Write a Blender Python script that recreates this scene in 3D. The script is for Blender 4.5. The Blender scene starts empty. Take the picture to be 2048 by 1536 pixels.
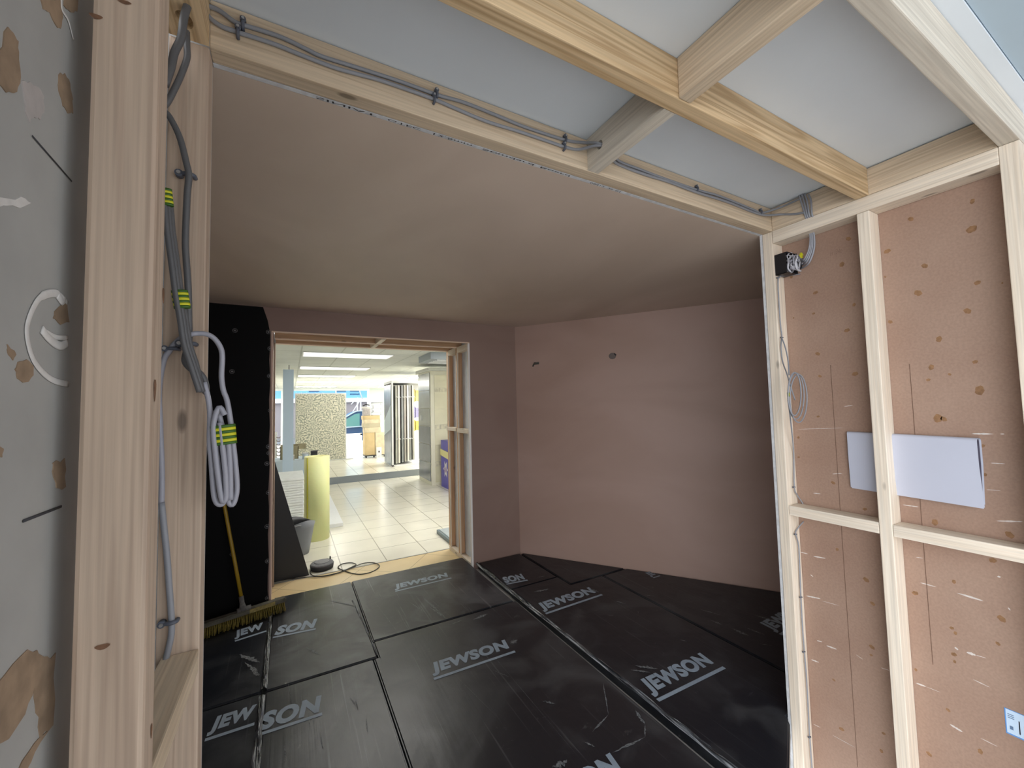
import bpy, bmesh, math, random
from mathutils import Vector, Matrix, noise as mnoise
random.seed(7)
S = bpy.context.scene
COL = S.collection

# ------------------------------------------------------------------ camera, light, exposure
FPX, YAW, PIT, ROL = 807.6, math.radians(28.779), math.radians(3.09), math.radians(-1.4166)
EYE = Vector((0, 0, 1.575))
FW = Vector((math.sin(YAW)*math.cos(PIT), math.cos(YAW)*math.cos(PIT), math.sin(PIT)))
_r0 = Vector((math.cos(YAW), -math.sin(YAW), 0)); _u0 = _r0.cross(FW)
RT = _r0*math.cos(ROL) + _u0*math.sin(ROL); UP = -_r0*math.sin(ROL) + _u0*math.cos(ROL)
cam = bpy.data.cameras.new('camera'); camo = bpy.data.objects.new('camera', cam); COL.objects.link(camo)
cam.sensor_width = 36; cam.lens = FPX/2048*36; cam.clip_start = .02; cam.clip_end = 200
M = Matrix.Identity(4)
for i in range(3):
    M[i][0] = RT[i]; M[i][1] = UP[i]; M[i][2] = -FW[i]; M[i][3] = EYE[i]
camo.matrix_world = M
S.camera = camo

world = bpy.data.worlds.new('daylight'); S.world = world; world.use_nodes = True
wb = world.node_tree.nodes['Background']
# overcast daylight, stronger from the open shop side behind and to the left of the stud walls
wb.inputs[0].default_value = (0.95, 0.97, 1.0, 1)
wnt = world.node_tree; wtc = wnt.nodes.new('ShaderNodeTexCoord')
wdt = wnt.nodes.new('ShaderNodeVectorMath'); wdt.operation = 'DOT_PRODUCT'; wdt.inputs[1].default_value = Vector((-.88, -.46, .10)).normalized()
wmx = wnt.nodes.new('ShaderNodeMath'); wmx.operation = 'MAXIMUM'; wmx.inputs[1].default_value = 0
wpw = wnt.nodes.new('ShaderNodeMath'); wpw.operation = 'POWER'; wpw.inputs[1].default_value = 3.0
wma = wnt.nodes.new('ShaderNodeMath'); wma.operation = 'MULTIPLY_ADD'; wma.inputs[1].default_value = 4.6; wma.inputs[2].default_value = 1.9
wnt.links.new(wtc.outputs['Generated'], wdt.inputs[0]); wnt.links.new(wdt.outputs['Value'], wmx.inputs[0]); wnt.links.new(wmx.outputs[0], wpw.inputs[0])
wnt.links.new(wpw.outputs[0], wma.inputs[0]); wnt.links.new(wma.outputs[0], wb.inputs[1])
S.view_settings.view_transform = 'Standard'; S.view_settings.look = 'None'
S.view_settings.gamma = 1; S.view_settings.use_curve_mapping = False
S.view_settings.exposure = 0.0
LAMP_FAR, LAMP_NEAR = 44.0, 9.0

# ------------------------------------------------------------------ measuring: a pixel seen on a known plane of the place
def ray(px, py): return RT*((px-1024)/FPX) - UP*((py-768)/FPX) + FW
def atx(px, py, x): d = ray(px, py); return EYE + d*(x/d.x)
def aty(px, py, y): d = ray(px, py); return EYE + d*(y/d.y)
def atz(px, py, z): d = ray(px, py); return EYE + d*((z-EYE.z)/d.z)

# ------------------------------------------------------------------ materials
def newmat(name):
    m = bpy.data.materials.new(name); m.use_nodes = True
    return m, m.node_tree, m.node_tree.nodes['Principled BSDF']
def N(nt, t, **kw):
    n = nt.nodes.new(t)
    for k, v in kw.items():
        if k.startswith('i_'): n.inputs[k[2:].replace('_', ' ')].default_value = v
        else: setattr(n, k, v)
    return n
def ramp(nt, fac, stops):
    r = N(nt, 'ShaderNodeValToRGB'); e = r.color_ramp.elements
    while len(e) > 1: e.remove(e[-1])
    e[0].position = stops[0][0]; e[0].color = (*stops[0][1], 1)
    for p, c in stops[1:]:
        q = e.new(p); q.color = (*c, 1)
    nt.links.new(fac, r.inputs[0]); return r
def srgb(*c):
    return tuple(((v/255)/12.92 if v/255 <= .04045 else ((v/255+.055)/1.055)**2.4) for v in c)
def mix(nt, f, a, b):
    m = N(nt, 'ShaderNodeMix', data_type='RGBA')
    if isinstance(f, (int, float)): m.inputs[0].default_value = f
    else: nt.links.new(f, m.inputs[0])
    for i, v in ((6, a), (7, b)):
        if isinstance(v, tuple): m.inputs[i].default_value = (*v, 1)
        else: nt.links.new(v, m.inputs[i])
    return m.outputs[2]
def bump(nt, b, h, dist, st=.5):
    n = N(nt, 'ShaderNodeBump'); n.inputs['Strength'].default_value = st; n.inputs['Distance'].default_value = dist
    nt.links.new(h, n.inputs['Height']); nt.links.new(n.outputs[0], b.inputs['Normal'])
def plain(name, c, rough=.6, metal=0, var=.0, scale=8, bmp=0):
    m, nt, b = newmat(name)
    b.inputs['Roughness'].default_value = rough; b.inputs['Metallic'].default_value = metal
    b.inputs['Base Color'].default_value = (*c, 1)
    if var or bmp:
        tc = N(nt, 'ShaderNodeTexCoord'); nz = N(nt, 'ShaderNodeTexNoise', i_Scale=scale, i_Detail=5.0)
        nt.links.new(tc.outputs['Object'], nz.inputs['Vector'])
        if var:
            lo = tuple(max(0, x*(1-var)) for x in c); hi = tuple(min(1, x*(1+var)) for x in c)
            r = ramp(nt, nz.outputs[0], [(.3, lo), (.7, hi)]); nt.links.new(r.outputs[0], b.inputs['Base Color'])
        if bmp: bump(nt, b, nz.outputs[0], bmp)
    return m
def emit(name, c, s):
    m, nt, b = newmat(name); b.inputs['Base Color'].default_value = (.8, .8, .8, 1)
    b.inputs['Emission Color'].default_value = (*c, 1); b.inputs['Emission Strength'].default_value = s
    return m
WOODS = {}
def wood(axis, tone='pale'):
    k = (axis, tone)
    if k in WOODS: return WOODS[k]
    c_lt, c_dk = {'pale': ((.70, .575, .425), (.56, .43, .30)), 'pink': ((.54, .42, .325), (.42, .31, .235)),
                  'gold': ((.72, .54, .33), (.46, .30, .15)), 'grey': ((.70, .65, .56), (.58, .52, .44)),
                  'tan': ((.66, .42, .25), (.50, .30, .17)), 'white': ((.85, .76, .64), (.78, .67, .54))}[tone]
    m, nt, b = newmat('pine_%s_%s' % (tone, axis)); b.inputs['Roughness'].default_value = .62
    tc = N(nt, 'ShaderNodeTexCoord'); oi = N(nt, 'ShaderNodeObjectInfo')
    mul = N(nt, 'ShaderNodeMath', operation='MULTIPLY'); mul.inputs[1].default_value = 13.7
    nt.links.new(oi.outputs['Random'], mul.inputs[0])
    add = N(nt, 'ShaderNodeVectorMath', operation='ADD')
    nt.links.new(tc.outputs['Object'], add.inputs[0]); nt.links.new(mul.outputs[0], add.inputs[1])
    def mp(al, cr):
        p = N(nt, 'ShaderNodeMapping'); s = [cr, cr, cr]; s['xyz'.index(axis)] = al
        p.inputs['Scale'].default_value = s; nt.links.new(add.outputs[0], p.inputs['Vector']); return p.outputs[0]
    w = N(nt, 'ShaderNodeTexNoise', i_Scale=1.0, i_Detail=2.5, i_Distortion=.6); nt.links.new(mp(.5, 20), w.inputs['Vector'])
    sn = N(nt, 'ShaderNodeMath', operation='MULTIPLY'); sn.inputs[1].default_value = 42; nt.links.new(w.outputs[0], sn.inputs[0])
    si = N(nt, 'ShaderNodeMath', operation='SINE'); nt.links.new(sn.outputs[0], si.inputs[0])
    ma = N(nt, 'ShaderNodeMapRange'); ma.inputs[1].default_value = -1; ma.inputs[2].default_value = 1
    nt.links.new(si.outputs[0], ma.inputs[0])
    pw = N(nt, 'ShaderNodeMath', operation='POWER'); pw.inputs[1].default_value = 2.2; nt.links.new(ma.outputs[0], pw.inputs[0])
    fn = N(nt, 'ShaderNodeTexNoise', i_Scale=1.0, i_Detail=3.0); nt.links.new(mp(3, 160), fn.inputs['Vector'])
    big = N(nt, 'ShaderNodeTexNoise', i_Scale=1.0, i_Detail=2.0); nt.links.new(mp(1.2, 5), big.inputs['Vector'])
    sc = N(nt, 'ShaderNodeMath', operation='MULTIPLY'); sc.inputs[1].default_value = .62 if tone != 'gold' else .75
    nt.links.new(pw.outputs[0], sc.inputs[0])
    c = mix(nt, sc.outputs[0], c_lt, c_dk)
    r2 = ramp(nt, fn.outputs[0], [(.35, (.86, .86, .86)), (.65, (1.06, 1.06, 1.06))])
    r3 = ramp(nt, big.outputs[0], [(.3, (.9, .88, .86)), (.7, (1.04, 1.04, 1.04))])
    for r in (r2, r3):
        mm = N(nt, 'ShaderNodeMix', data_type='RGBA', blend_type='MULTIPLY'); mm.inputs[0].default_value = 1
        nt.links.new(c, mm.inputs[6]); nt.links.new(r.outputs[0], mm.inputs[7]); c = mm.outputs[2]
    vo = N(nt, 'ShaderNodeTexVoronoi', i_Scale=1.0); nt.links.new(mp(3.2, 9), vo.inputs['Vector'])
    kr = ramp(nt, vo.outputs['Distance'], [(.055, (1, 1, 1)), (.10, (0, 0, 0))])
    c = mix(nt, kr.outputs[0], c, tuple(x*.45 for x in c_dk))
    nt.links.new(c, b.inputs['Base Color'])
    bump(nt, b, pw.outputs[0], .0006, .3)
    WOODS[k] = m; return m

def plaster(name, c1, c2, scale=1.1):
    m, nt, b = newmat(name); tc = N(nt, 'ShaderNodeTexCoord')
    nz = N(nt, 'ShaderNodeTexNoise', i_Scale=scale, i_Detail=4.0, i_Distortion=.8)
    mp = N(nt, 'ShaderNodeMapping'); mp.inputs['Scale'].default_value = (1, .55, 1.6)
    nt.links.new(tc.outputs['Object'], mp.inputs[0]); nt.links.new(mp.outputs[0], nz.inputs['Vector'])
    r = ramp(nt, nz.outputs[0], [(.35, c1), (.65, c2)]); nt.links.new(r.outputs[0], b.inputs['Base Color'])
    b.inputs['Roughness'].default_value = .55
    n2 = N(nt, 'ShaderNodeTexNoise', i_Scale=5.0, i_Detail=3.0); nt.links.new(tc.outputs['Object'], n2.inputs['Vector'])
    bump(nt, b, n2.outputs[0], .004, .25); return m
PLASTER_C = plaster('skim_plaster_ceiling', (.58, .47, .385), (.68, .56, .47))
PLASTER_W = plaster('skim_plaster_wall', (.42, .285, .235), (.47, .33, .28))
PBOARD = plain('white_plasterboard', (.71, .77, .83), .8, var=.03, scale=3)
PB_EDGE = plain('plasterboard_edge', (.62, .63, .65), .8, var=.15, scale=40)
PB_GREY = plain('grey_board_face', (.36, .355, .34), .85, var=.07, scale=9)
TORN = plain('torn_brown_paper', (.27, .19, .125), .9, var=.2, scale=40)
FILLER = plain('white_filler', (.62, .60, .58), .7, var=.08, scale=60)
PINKFILL = plain('pale_pink_filler', (.42, .385, .37), .8, var=.08, scale=50)
INK = plain('black_ink', (.03, .03, .035), .7)
DARKHOLE = plain('dark_hole_wood', (.10, .055, .03), .9)
GREYPAINT = plain('outer_room_blue_grey', (.40, .50, .58), .7, var=.04, scale=2)
LIGHTBLUE = plain('outer_room_white', (.70, .77, .82), .7)
CABLE = plain('grey_pvc_cable', (.26, .27, .30), .42)
CABLE_D = plain('dark_grey_pvc_cable', (.105, .105, .11), .42)
CABLE_L = plain('pale_grey_pvc_cable', (.33, .33, .38), .4)
WIRE_P2 = plain('grey_bundle_wire', (.30, .31, .35), .4)
WIRE_P = plain('pale_bundle_wire', (.50, .50, .54), .4)
CLIP = plain('grey_cable_clip', (.09, .10, .13), .5)
STEEL = plain('galvanised_steel', (.55, .55, .56), .35, metal=.9)
BLACKPL = plain('black_plastic', (.012, .012, .014), .4)
WHITE = plain('white_paint', (.82, .83, .84), .45)
WALLWHITE = plain('shop_white_wall', (.78, .80, .78), .7)
SKYPAINT = plain('pale_blue_paint', (.62, .76, .93), .55)
CARD = plain('brown_cardboard', (.62, .47, .25), .8, var=.08, scale=6)
CARD_L = plain('pale_cardboard', (.68, .58, .40), .8, var=.12, scale=12)
YEL_T = plain('yellow_tape', (.62, .60, .02), .5)
GRN_T = plain('green_tape', (.04, .12, .01), .5)
PAPER = plain('white_paper', (.52, .54, .64), .75, var=.02, scale=5)
YELLOW_H = plain('yellow_broom_handle', (.36, .23, .015), .4)
BRISTLE = plain('yellow_bristles', (.17, .125, .02), .8, var=.4, scale=120)
DIRTYWOOD = plain('dusty_broom_wood', (.10, .092, .07), .85, var=.3, scale=30)

def membrane(name, dust):
    m, nt, b = newmat(name); tc = N(nt, 'ShaderNodeTexCoord')
    n1 = N(nt, 'ShaderNodeTexNoise', i_Scale=2.3, i_Detail=7.0, i_Distortion=1.3); nt.links.new(tc.outputs['Object'], n1.inputs['Vector'])
    mp = N(nt, 'ShaderNodeMapping'); mp.inputs['Scale'].default_value = (55, 1.1, 1); mp.inputs['Rotation'].default_value = (0, 0, .12)
    nt.links.new(tc.outputs['Object'], mp.inputs[0])
    n2 = N(nt, 'ShaderNodeTexNoise', i_Scale=1.0, i_Detail=4.0); nt.links.new(mp.outputs[0], n2.inputs['Vector'])
    r1 = ramp(nt, n1.outputs[0], [(.46, (0, 0, 0)), (.72, (1, 1, 1))])
    r2 = ramp(nt, n2.outputs[0], [(.64, (0, 0, 0)), (.71, (1, 1, 1))])
    a = N(nt, 'ShaderNodeMath', operation='MULTIPLY_ADD'); a.inputs[1].default_value = .9
    nt.links.new(r2.outputs[0], a.inputs[0]); nt.links.new(r1.outputs[0], a.inputs[2])
    k = N(nt, 'ShaderNodeMath', operation='MULTIPLY'); k.inputs[1].default_value = dust; nt.links.new(a.outputs[0], k.inputs[0])
    n4 = N(nt, 'ShaderNodeTexNoise', i_Scale=7.0, i_Detail=9.0, i_Distortion=1.0); nt.links.new(tc.outputs['Object'], n4.inputs['Vector'])
    n4.inputs['Roughness'].default_value = .7; r4 = ramp(nt, n4.outputs[0], [(.64, (0, 0, 0)), (.74, (.55, .55, .55))])
    kk = N(nt, 'ShaderNodeMath', operation='MAXIMUM'); nt.links.new(k.outputs[0], kk.inputs[0]); nt.links.new(r4.outputs[0], kk.inputs[1]); k = kk
    c = mix(nt, k.outputs[0], (.0095, .0115, .017), (.19, .20, .21)); nt.links.new(c, b.inputs['Base Color'])
    ro = N(nt, 'ShaderNodeMapRange'); ro.inputs[3].default_value = .20; ro.inputs[4].default_value = .50
    nt.links.new(n1.outputs[0], ro.inputs[0]); nt.links.new(ro.outputs[0], b.inputs['Roughness'])
    b.inputs['Specular IOR Level'].default_value = .62
    n3 = N(nt, 'ShaderNodeTexNoise', i_Scale=3.2, i_Detail=3.0, i_Distortion=.5); nt.links.new(tc.outputs['Object'], n3.inputs['Vector'])
    s = N(nt, 'ShaderNodeMath', operation='ADD'); nt.links.new(n3.outputs[0], s.inputs[0])
    s2 = N(nt, 'ShaderNodeMath', operation='MULTIPLY'); s2.inputs[1].default_value = .12; nt.links.new(n2.outputs[0], s2.inputs[0])
    nt.links.new(s2.outputs[0], s.inputs[1]); bump(nt, b, s.outputs[0], .012, .35)
    return m
DPM = membrane('black_polythene', .20)
DPM_M = membrane('middling_black_polythene', .27)
DPM_D = membrane('dusty_black_polythene', .50)
DPM_W = plain('black_polythene_wall', (.004, .004, .0045), .6)
DPM.node_tree.nodes['Principled BSDF'].inputs['Specular IOR Level'].default_value = .35
DPM_W.node_tree.nodes['Principled BSDF'].inputs['Specular IOR Level'].default_value = .12
def creased():
    m, nt, b = newmat('creased_polythene'); tc = N(nt, 'ShaderNodeTexCoord'); mp = N(nt, 'ShaderNodeMapping'); mp.inputs['Scale'].default_value = (110, 5, 60)
    nt.links.new(tc.outputs['Object'], mp.inputs[0]); nz = N(nt, 'ShaderNodeTexNoise', i_Scale=1.0, i_Detail=4.0, i_Distortion=.6); nt.links.new(mp.outputs[0], nz.inputs['Vector'])
    r_ = ramp(nt, nz.outputs[0], [(.42, (.02, .022, .026)), (.55, (.10, .11, .125)), (.66, (.42, .45, .48))])
    nt.links.new(r_.outputs[0], b.inputs['Base Color']); b.inputs['Roughness'].default_value = .25; bump(nt, b, nz.outputs[0], .006, .6); return m
FILMLINE = creased()
PRINT = plain('grey_print', (.29, .36, .44), .55, var=.12, scale=14)
DUST = plain('pale_scuff', (.14, .15, .16), .7, var=.6, scale=90)

def tile_mat(name, size, ox, oy, ca, cb, grout, rot=0, gw=.010, rough=.22):
    m, nt, b = newmat(name); tc = N(nt, 'ShaderNodeTexCoord'); mp = N(nt, 'ShaderNodeMapping')
    mp.inputs['Location'].default_value = (-ox, -oy, 0); mp.inputs['Rotation'].default_value = (0, 0, rot)
    nt.links.new(tc.outputs['Object'], mp.inputs[0]); sp = N(nt, 'ShaderNodeSeparateXYZ'); nt.links.new(mp.outputs[0], sp.inputs[0])
    ms = []
    for i in (0, 1):
        d = N(nt, 'ShaderNodeMath', operation='DIVIDE'); d.inputs[1].default_value = size; nt.links.new(sp.outputs[i], d.inputs[0])
        f = N(nt, 'ShaderNodeMath', operation='PINGPONG'); f.inputs[1].default_value = .5; nt.links.new(d.outputs[0], f.inputs[0])
        l = N(nt, 'ShaderNodeMath', operation='LESS_THAN'); l.inputs[1].default_value = gw/size/2; nt.links.new(f.outputs[0], l.inputs[0]); ms.append(l)
    mx = N(nt, 'ShaderNodeMath', operation='MAXIMUM'); nt.links.new(ms[0].outputs[0], mx.inputs[0]); nt.links.new(ms[1].outputs[0], mx.inputs[1])
    nz = N(nt, 'ShaderNodeTexNoise', i_Scale=2.0, i_Detail=3.0); nt.links.new(tc.outputs['Object'], nz.inputs['Vector'])
    r = ramp(nt, nz.outputs[0], [(.35, ca), (.65, cb)])
    nt.links.new(mix(nt, mx.outputs[0], r.outputs[0], grout), b.inputs['Base Color']); b.inputs['Roughness'].default_value = rough
    return m
FLOORTILE = tile_mat('cream_floor_tile', .445, .47, 4.53, (.70, .67, .57), (.78, .75, .64), (.34, .32, .26))
THRESH = tile_mat('diagonal_threshold_tile', .50, .12, 4.30, (.66, .50, .27), (.74, .60, .36), (.36, .27, .15), rot=math.radians(40), gw=.006, rough=.4)
CEILTILE = tile_mat('suspended_ceiling_tile', .60, .15, 7.30, (.66, .68, .64), (.70, .72, .68), (.50, .52, .48), gw=.024, rough=.8)
HARDB = None
def hardboard():
    m, nt, b = newmat('brown_pink_board'); tc = N(nt, 'ShaderNodeTexCoord')
    n1 = N(nt, 'ShaderNodeTexNoise', i_Scale=3.0, i_Detail=5.0); nt.links.new(tc.outputs['Object'], n1.inputs['Vector'])
    r = ramp(nt, n1.outputs[0], [(.3, (.325, .205, .150)), (.7, (.385, .26, .195))])
    n2 = N(nt, 'ShaderNodeTexNoise', i_Scale=120.0, i_Detail=2.0); nt.links.new(tc.outputs['Object'], n2.inputs['Vector'])
    r2 = ramp(nt, n2.outputs[0], [(.35, (.93, .93, .93)), (.65, (1.05, 1.05, 1.05))])
    mm = N(nt, 'ShaderNodeMix', data_type='RGBA', blend_type='MULTIPLY'); mm.inputs[0].default_value = 1
    nt.links.new(r.outputs[0], mm.inputs[6]); nt.links.new(r2.outputs[0], mm.inputs[7]); nt.links.new(mm.outputs[2], b.inputs['Base Color'])
    b.inputs['Roughness'].default_value = .75; return m
HARDB = hardboard()
SPOT = plain('brown_filler_spot', (.27, .145, .07), .8, var=.25, scale=70)

# ------------------------------------------------------------------ builders
def link(name, me, mat, parent=None):
    o = bpy.data.objects.new(name, me); COL.objects.link(o)
    if mat is not None and not me.materials:
        for m_ in (mat if isinstance(mat, (list, tuple)) else [mat]): me.materials.append(m_)
    if parent is not None: o.parent = parent
    return o
def done(name, bm, mat, parent=None, smooth=False):
    me = bpy.data.meshes.new(name); bmesh.ops.recalc_face_normals(bm, faces=bm.faces[:]); bm.to_mesh(me); bm.free()
    if smooth:
        for p in me.polygons: p.use_smooth = True
    return link(name, me, mat, parent)
def tag(o, label, cat, group=None, kind=None):
    o['label'] = label; o['category'] = cat
    if group: o['group'] = group
    if kind: o['kind'] = kind
    return o
def part(o, label=None):
    if label: o['label'] = label
    return o
def empty(name, loc, label, cat, group=None):
    o = bpy.data.objects.new(name, None); COL.objects.link(o); o.location = loc; o.empty_display_size = .05
    return tag(o, label, cat, group)
def setpar(o, p):
    """parent o under p, keep where it stands"""
    o.parent = p; o.matrix_parent_inverse = Matrix.Translation(-Vector(p.location)); return o
def bx(bm, x0, x1, y0, y1, z0, z1, bev=0, mi=0):
    vs = [bm.verts.new((x, y, z)) for x in (x0, x1) for y in (y0, y1) for z in (z0, z1)]
    idx = [(0, 1, 3, 2), (4, 6, 7, 5), (0, 4, 5, 1), (2, 3, 7, 6), (0, 2, 6, 4), (1, 5, 7, 3)]
    fs = [bm.faces.new([vs[i] for i in f]) for f in idx]
    for f in fs: f.material_index = mi
    if bev:
        es = list({e for f in fs for e in f.edges})
        bmesh.ops.bevel(bm, geom=es, offset=bev, segments=2, affect='EDGES', profile=.6)
def boxo(name, b, mat, parent=None, bev=0):
    bm = bmesh.new(); bx(bm, *b, bev=bev); return done(name, bm, mat, parent)
def struct(name, b, mat, bev=0):
    o = boxo(name, b, mat, None, bev); o['kind'] = 'structure'; return o
def poly_prism(outer, holes, o, U, V, W, t):
    """polygon (list of 2D) in plane o + u*U + v*V extruded t along W, with holes"""
    bm = bmesh.new(); es = []; 
    for loop in [outer]+list(holes):
        vs = [bm.verts.new(o+U*u+V*v) for u, v in loop]
        for i in range(len(vs)): es.append(bm.edges.new((vs[i], vs[(i+1) % len(vs)])))
    bmesh.ops.triangle_fill(bm, use_beauty=True, use_dissolve=False, edges=es)
    r = bmesh.ops.extrude_face_region(bm, geom=bm.faces[:])
    for v in [g for g in r['geom'] if isinstance(g, bmesh.types.BMVert)]: v.co += W*t
    return bm
X, Y, Z = Vector((1, 0, 0)), Vector((0, 1, 0)), Vector((0, 0, 1))
def timber(name, label, b, axis, tone='pale', cat='timber', group=None, bev=.003, parent=None, holes=None):
    """a sawn length of softwood; its mesh is centred on its own origin"""
    c = Vector(((b[0]+b[1])/2, (b[2]+b[3])/2, (b[4]+b[5])/2))
    bm = bmesh.new(); bx(bm, b[0]-c.x, b[1]-c.x, b[2]-c.y, b[3]-c.y, b[4]-c.z, b[5]-c.z, bev=bev)
    o = done(name, bm, wood(axis, tone)); o.location = c
    if parent is not None: o.parent = parent; o.location = c-Vector(parent.location); part(o)
    elif label: tag(o, label, cat, group)
    return o
def catmull(pts, n=6):
    P = [Vector(p) for p in pts]
    if len(P) < 3: return P
    out = []
    for i in range(len(P)-1):
        p0 = P[i-1] if i else P[0]*2-P[1]; p1 = P[i]; p2 = P[i+1]; p3 = P[i+2] if i+2 < len(P) else P[-1]*2-P[-2]
        for k in range(n):
            t = k/n
            out.append(.5*((2*p1)+(-p0+p2)*t+(2*p0-5*p1+4*p2-p3)*t*t+(-p0+3*p1-3*p2+p3)*t**3))
    out.append(P[-1]); return out
def tube(bm, pts, r, n=6, seg=8, flat=1.0, mi=0):
    P = catmull(pts, n); rings = []; prev = None
    for i, p in enumerate(P):
        t = (P[min(i+1, len(P)-1)]-P[max(i-1, 0)]).normalized()
        if prev is None:
            a = t.orthogonal().normalized()
        else:
            a = (prev-t*prev.dot(t)).normalized()
        prev = a; b_ = t.cross(a)
        rr = r[min(i, len(r)-1)] if isinstance(r, list) else r
        rings.append([bm.verts.new(p+a*math.cos(2*math.pi*k/seg)*rr+b_*math.sin(2*math.pi*k/seg)*rr*flat) for k in range(seg)])
    for i in range(len(rings)-1):
        for k in range(seg):
            f = bm.faces.new((rings[i][k], rings[i][(k+1) % seg], rings[i+1][(k+1) % seg], rings[i+1][k])); f.smooth = True; f.material_index = mi
    for rg in (rings[0][::-1], rings[-1]):
        f = bm.faces.new(rg); f.material_index = mi
def cyl(bm, c, r, h, seg=24, r2=None, axis=Z, mi=0, cap=True):
    r2 = r if r2 is None else r2; c = Vector(c); a = axis.orthogonal().normalized(); b_ = axis.cross(a)
    lo = [bm.verts.new(c+(a*math.cos(2*math.pi*k/seg)+b_*math.sin(2*math.pi*k/seg))*r) for k in range(seg)]
    hi = [bm.verts.new(c+axis*h+(a*math.cos(2*math.pi*k/seg)+b_*math.sin(2*math.pi*k/seg))*r2) for k in range(seg)]
    for k in range(seg):
        f = bm.faces.new((lo[k], lo[(k+1) % seg], hi[(k+1) % seg], hi[k])); f.smooth = True; f.material_index = mi
    if cap:
        for rg in (lo[::-1], hi): f = bm.faces.new(rg); f.material_index = mi
def obox(bm, c, u, v, w, a, b, d, bev=0):
    vs = [bm.verts.new(c+u*x+v*y+w*z) for x in (-a, a) for y in (-b, b) for z in (-d, d)]
    fs = [bm.faces.new([vs[i] for i in f]) for f in [(0, 1, 3, 2), (4, 6, 7, 5), (0, 4, 5, 1), (2, 3, 7, 6), (0, 2, 6, 4), (1, 5, 7, 3)]]
    if bev: bmesh.ops.bevel(bm, geom=list({e for f in fs for e in f.edges}), offset=bev, segments=2, affect='EDGES')
def text_mesh(s, shear=0.0, bold=.0):
    cu = bpy.data.curves.new('lettering', 'FONT'); cu.body = s; cu.shear = shear; cu.space_character = 1.0+bold*1.4; cu.offset = bold; cu.resolution_u = 4
    o = bpy.data.objects.new('lettering', cu); COL.objects.link(o)
    bpy.context.view_layer.update(); dg = bpy.context.evaluated_depsgraph_get()
    me = bpy.data.meshes.new_from_object(o.evaluated_get(dg)); bpy.data.objects.remove(o); bpy.data.curves.remove(cu)
    xs = [v.co.x for v in me.vertices]; ys = [v.co.y for v in me.vertices]
    return me, min(xs), max(xs), min(ys), max(ys)
def lettering(name, s, A, U, V, mat, parent, wid=1, hei=1, shear=0.0, bold=0.0, Nrm=Z, eps=.0012, underline=False):
    """s lies in the plane through A spanned by unit U (reading direction) and unit V (up)"""
    me, x0, x1, y0, y1 = text_mesh(s, shear, bold)
    for v in me.vertices:
        u = (v.co.x-x0)/(x1-x0)*wid; w = (v.co.y-y0)/(y1-y0)*hei
        v.co = A+U*u+V*w+Nrm*eps
    me.materials.clear(); o = link(name, me, mat); setpar(o, parent) if parent is not None else None
    return o

def thing_mesh(name, bm, mat, label, cat, group=None, smooth=False):
    return tag(done(name, bm, mat, None, smooth), label, cat, group)

# ================================================================== SETTING
ZC = 2.435
PLASTER_B = plaster('shaded_skim_plaster', (.27, .175, .145), (.31, .21, .175))  # same skim as the right wall; back wall's shade put into its colour
# far room (skim plastered)
SCREED = plain("screed", (.50, .49, .47), .8, var=.1, scale=3)
struct('floor', (-3.2, 5.2, 1.19, 4.07, -.40, -.052), SCREED)
struct('floor', (-.168, 1.66, .93, 1.19, -.40, -.052), SCREED)
struct('floor', (-5.2, 7.2, -9.0, .93, -.50, -.40), SCREED)
struct('floor', (2.157, 5.2, .93, 1.189, -.50, -.40), SCREED)
struct('floor', (-3.2, -.169, .93, 1.189, -.50, -.40), SCREED)
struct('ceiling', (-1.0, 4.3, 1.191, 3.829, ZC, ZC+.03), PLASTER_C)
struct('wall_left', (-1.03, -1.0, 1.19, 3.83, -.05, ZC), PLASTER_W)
# back wall with the doorway opening x -.128..1.605, top 2.235
DX0, DX1, DZ = -.128, 1.603, 2.235
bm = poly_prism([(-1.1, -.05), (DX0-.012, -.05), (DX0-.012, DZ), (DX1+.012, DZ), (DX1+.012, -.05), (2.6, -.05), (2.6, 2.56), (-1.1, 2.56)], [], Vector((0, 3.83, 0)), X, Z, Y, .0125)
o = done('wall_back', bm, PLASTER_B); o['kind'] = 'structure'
bm = poly_prism([(-3.2, -.05), (DX0-.012, -.05), (DX0-.012, DZ), (DX1+.06, DZ), (DX1+.06, -.05), (5.2, -.05), (5.2, 2.60), (-3.2, 2.60)], [], Vector((0, 4.505, 0)), X, Z, Y, .0125)
o = done('wall_partition', bm, WALLWHITE); o['kind'] = 'structure'; o.name = 'wall_shop_side'
# oblique right wall
WA, WB = Vector((2.155, 3.83, 0)), Vector((4.1, 1.10, 0))
wd = (WB-WA).normalized(); wn = Vector((wd.y, -wd.x, 0))
if wn.dot(Vector((-1, -1, 0))) > 0: wn = -wn
L = (WB-WA).length
bm = poly_prism([(-.3, -.05), (L, -.05), (L, ZC), (-.3, ZC)], [], WA, wd, Z, wn, .03)
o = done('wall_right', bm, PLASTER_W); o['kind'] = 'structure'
# walls either side of the near opening
OX0, OX1 = -.171, 2.160
struct('wall_front', (-1.1, OX0-.002, 1.176, 1.189, -.40, ZC+.12), PB_EDGE)
struct('wall_front', (OX1+.002, 4.2, 1.176, 1.189, -.40, ZC+.12), PB_EDGE)
struct('wall_front', (-3.2, -.30, 1.10, 1.17, -.05, ZC+.2), PBOARD)
# closet ceiling (white boards above the joists) and the outer room ceiling beyond
struct('ceiling', (-.32, 2.42, .285, 1.189, 2.557, 2.575), PBOARD)
struct('ceiling', (-3.2, 5.2, -1.2, .283, 2.562, 2.62), GREYPAINT)

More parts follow.
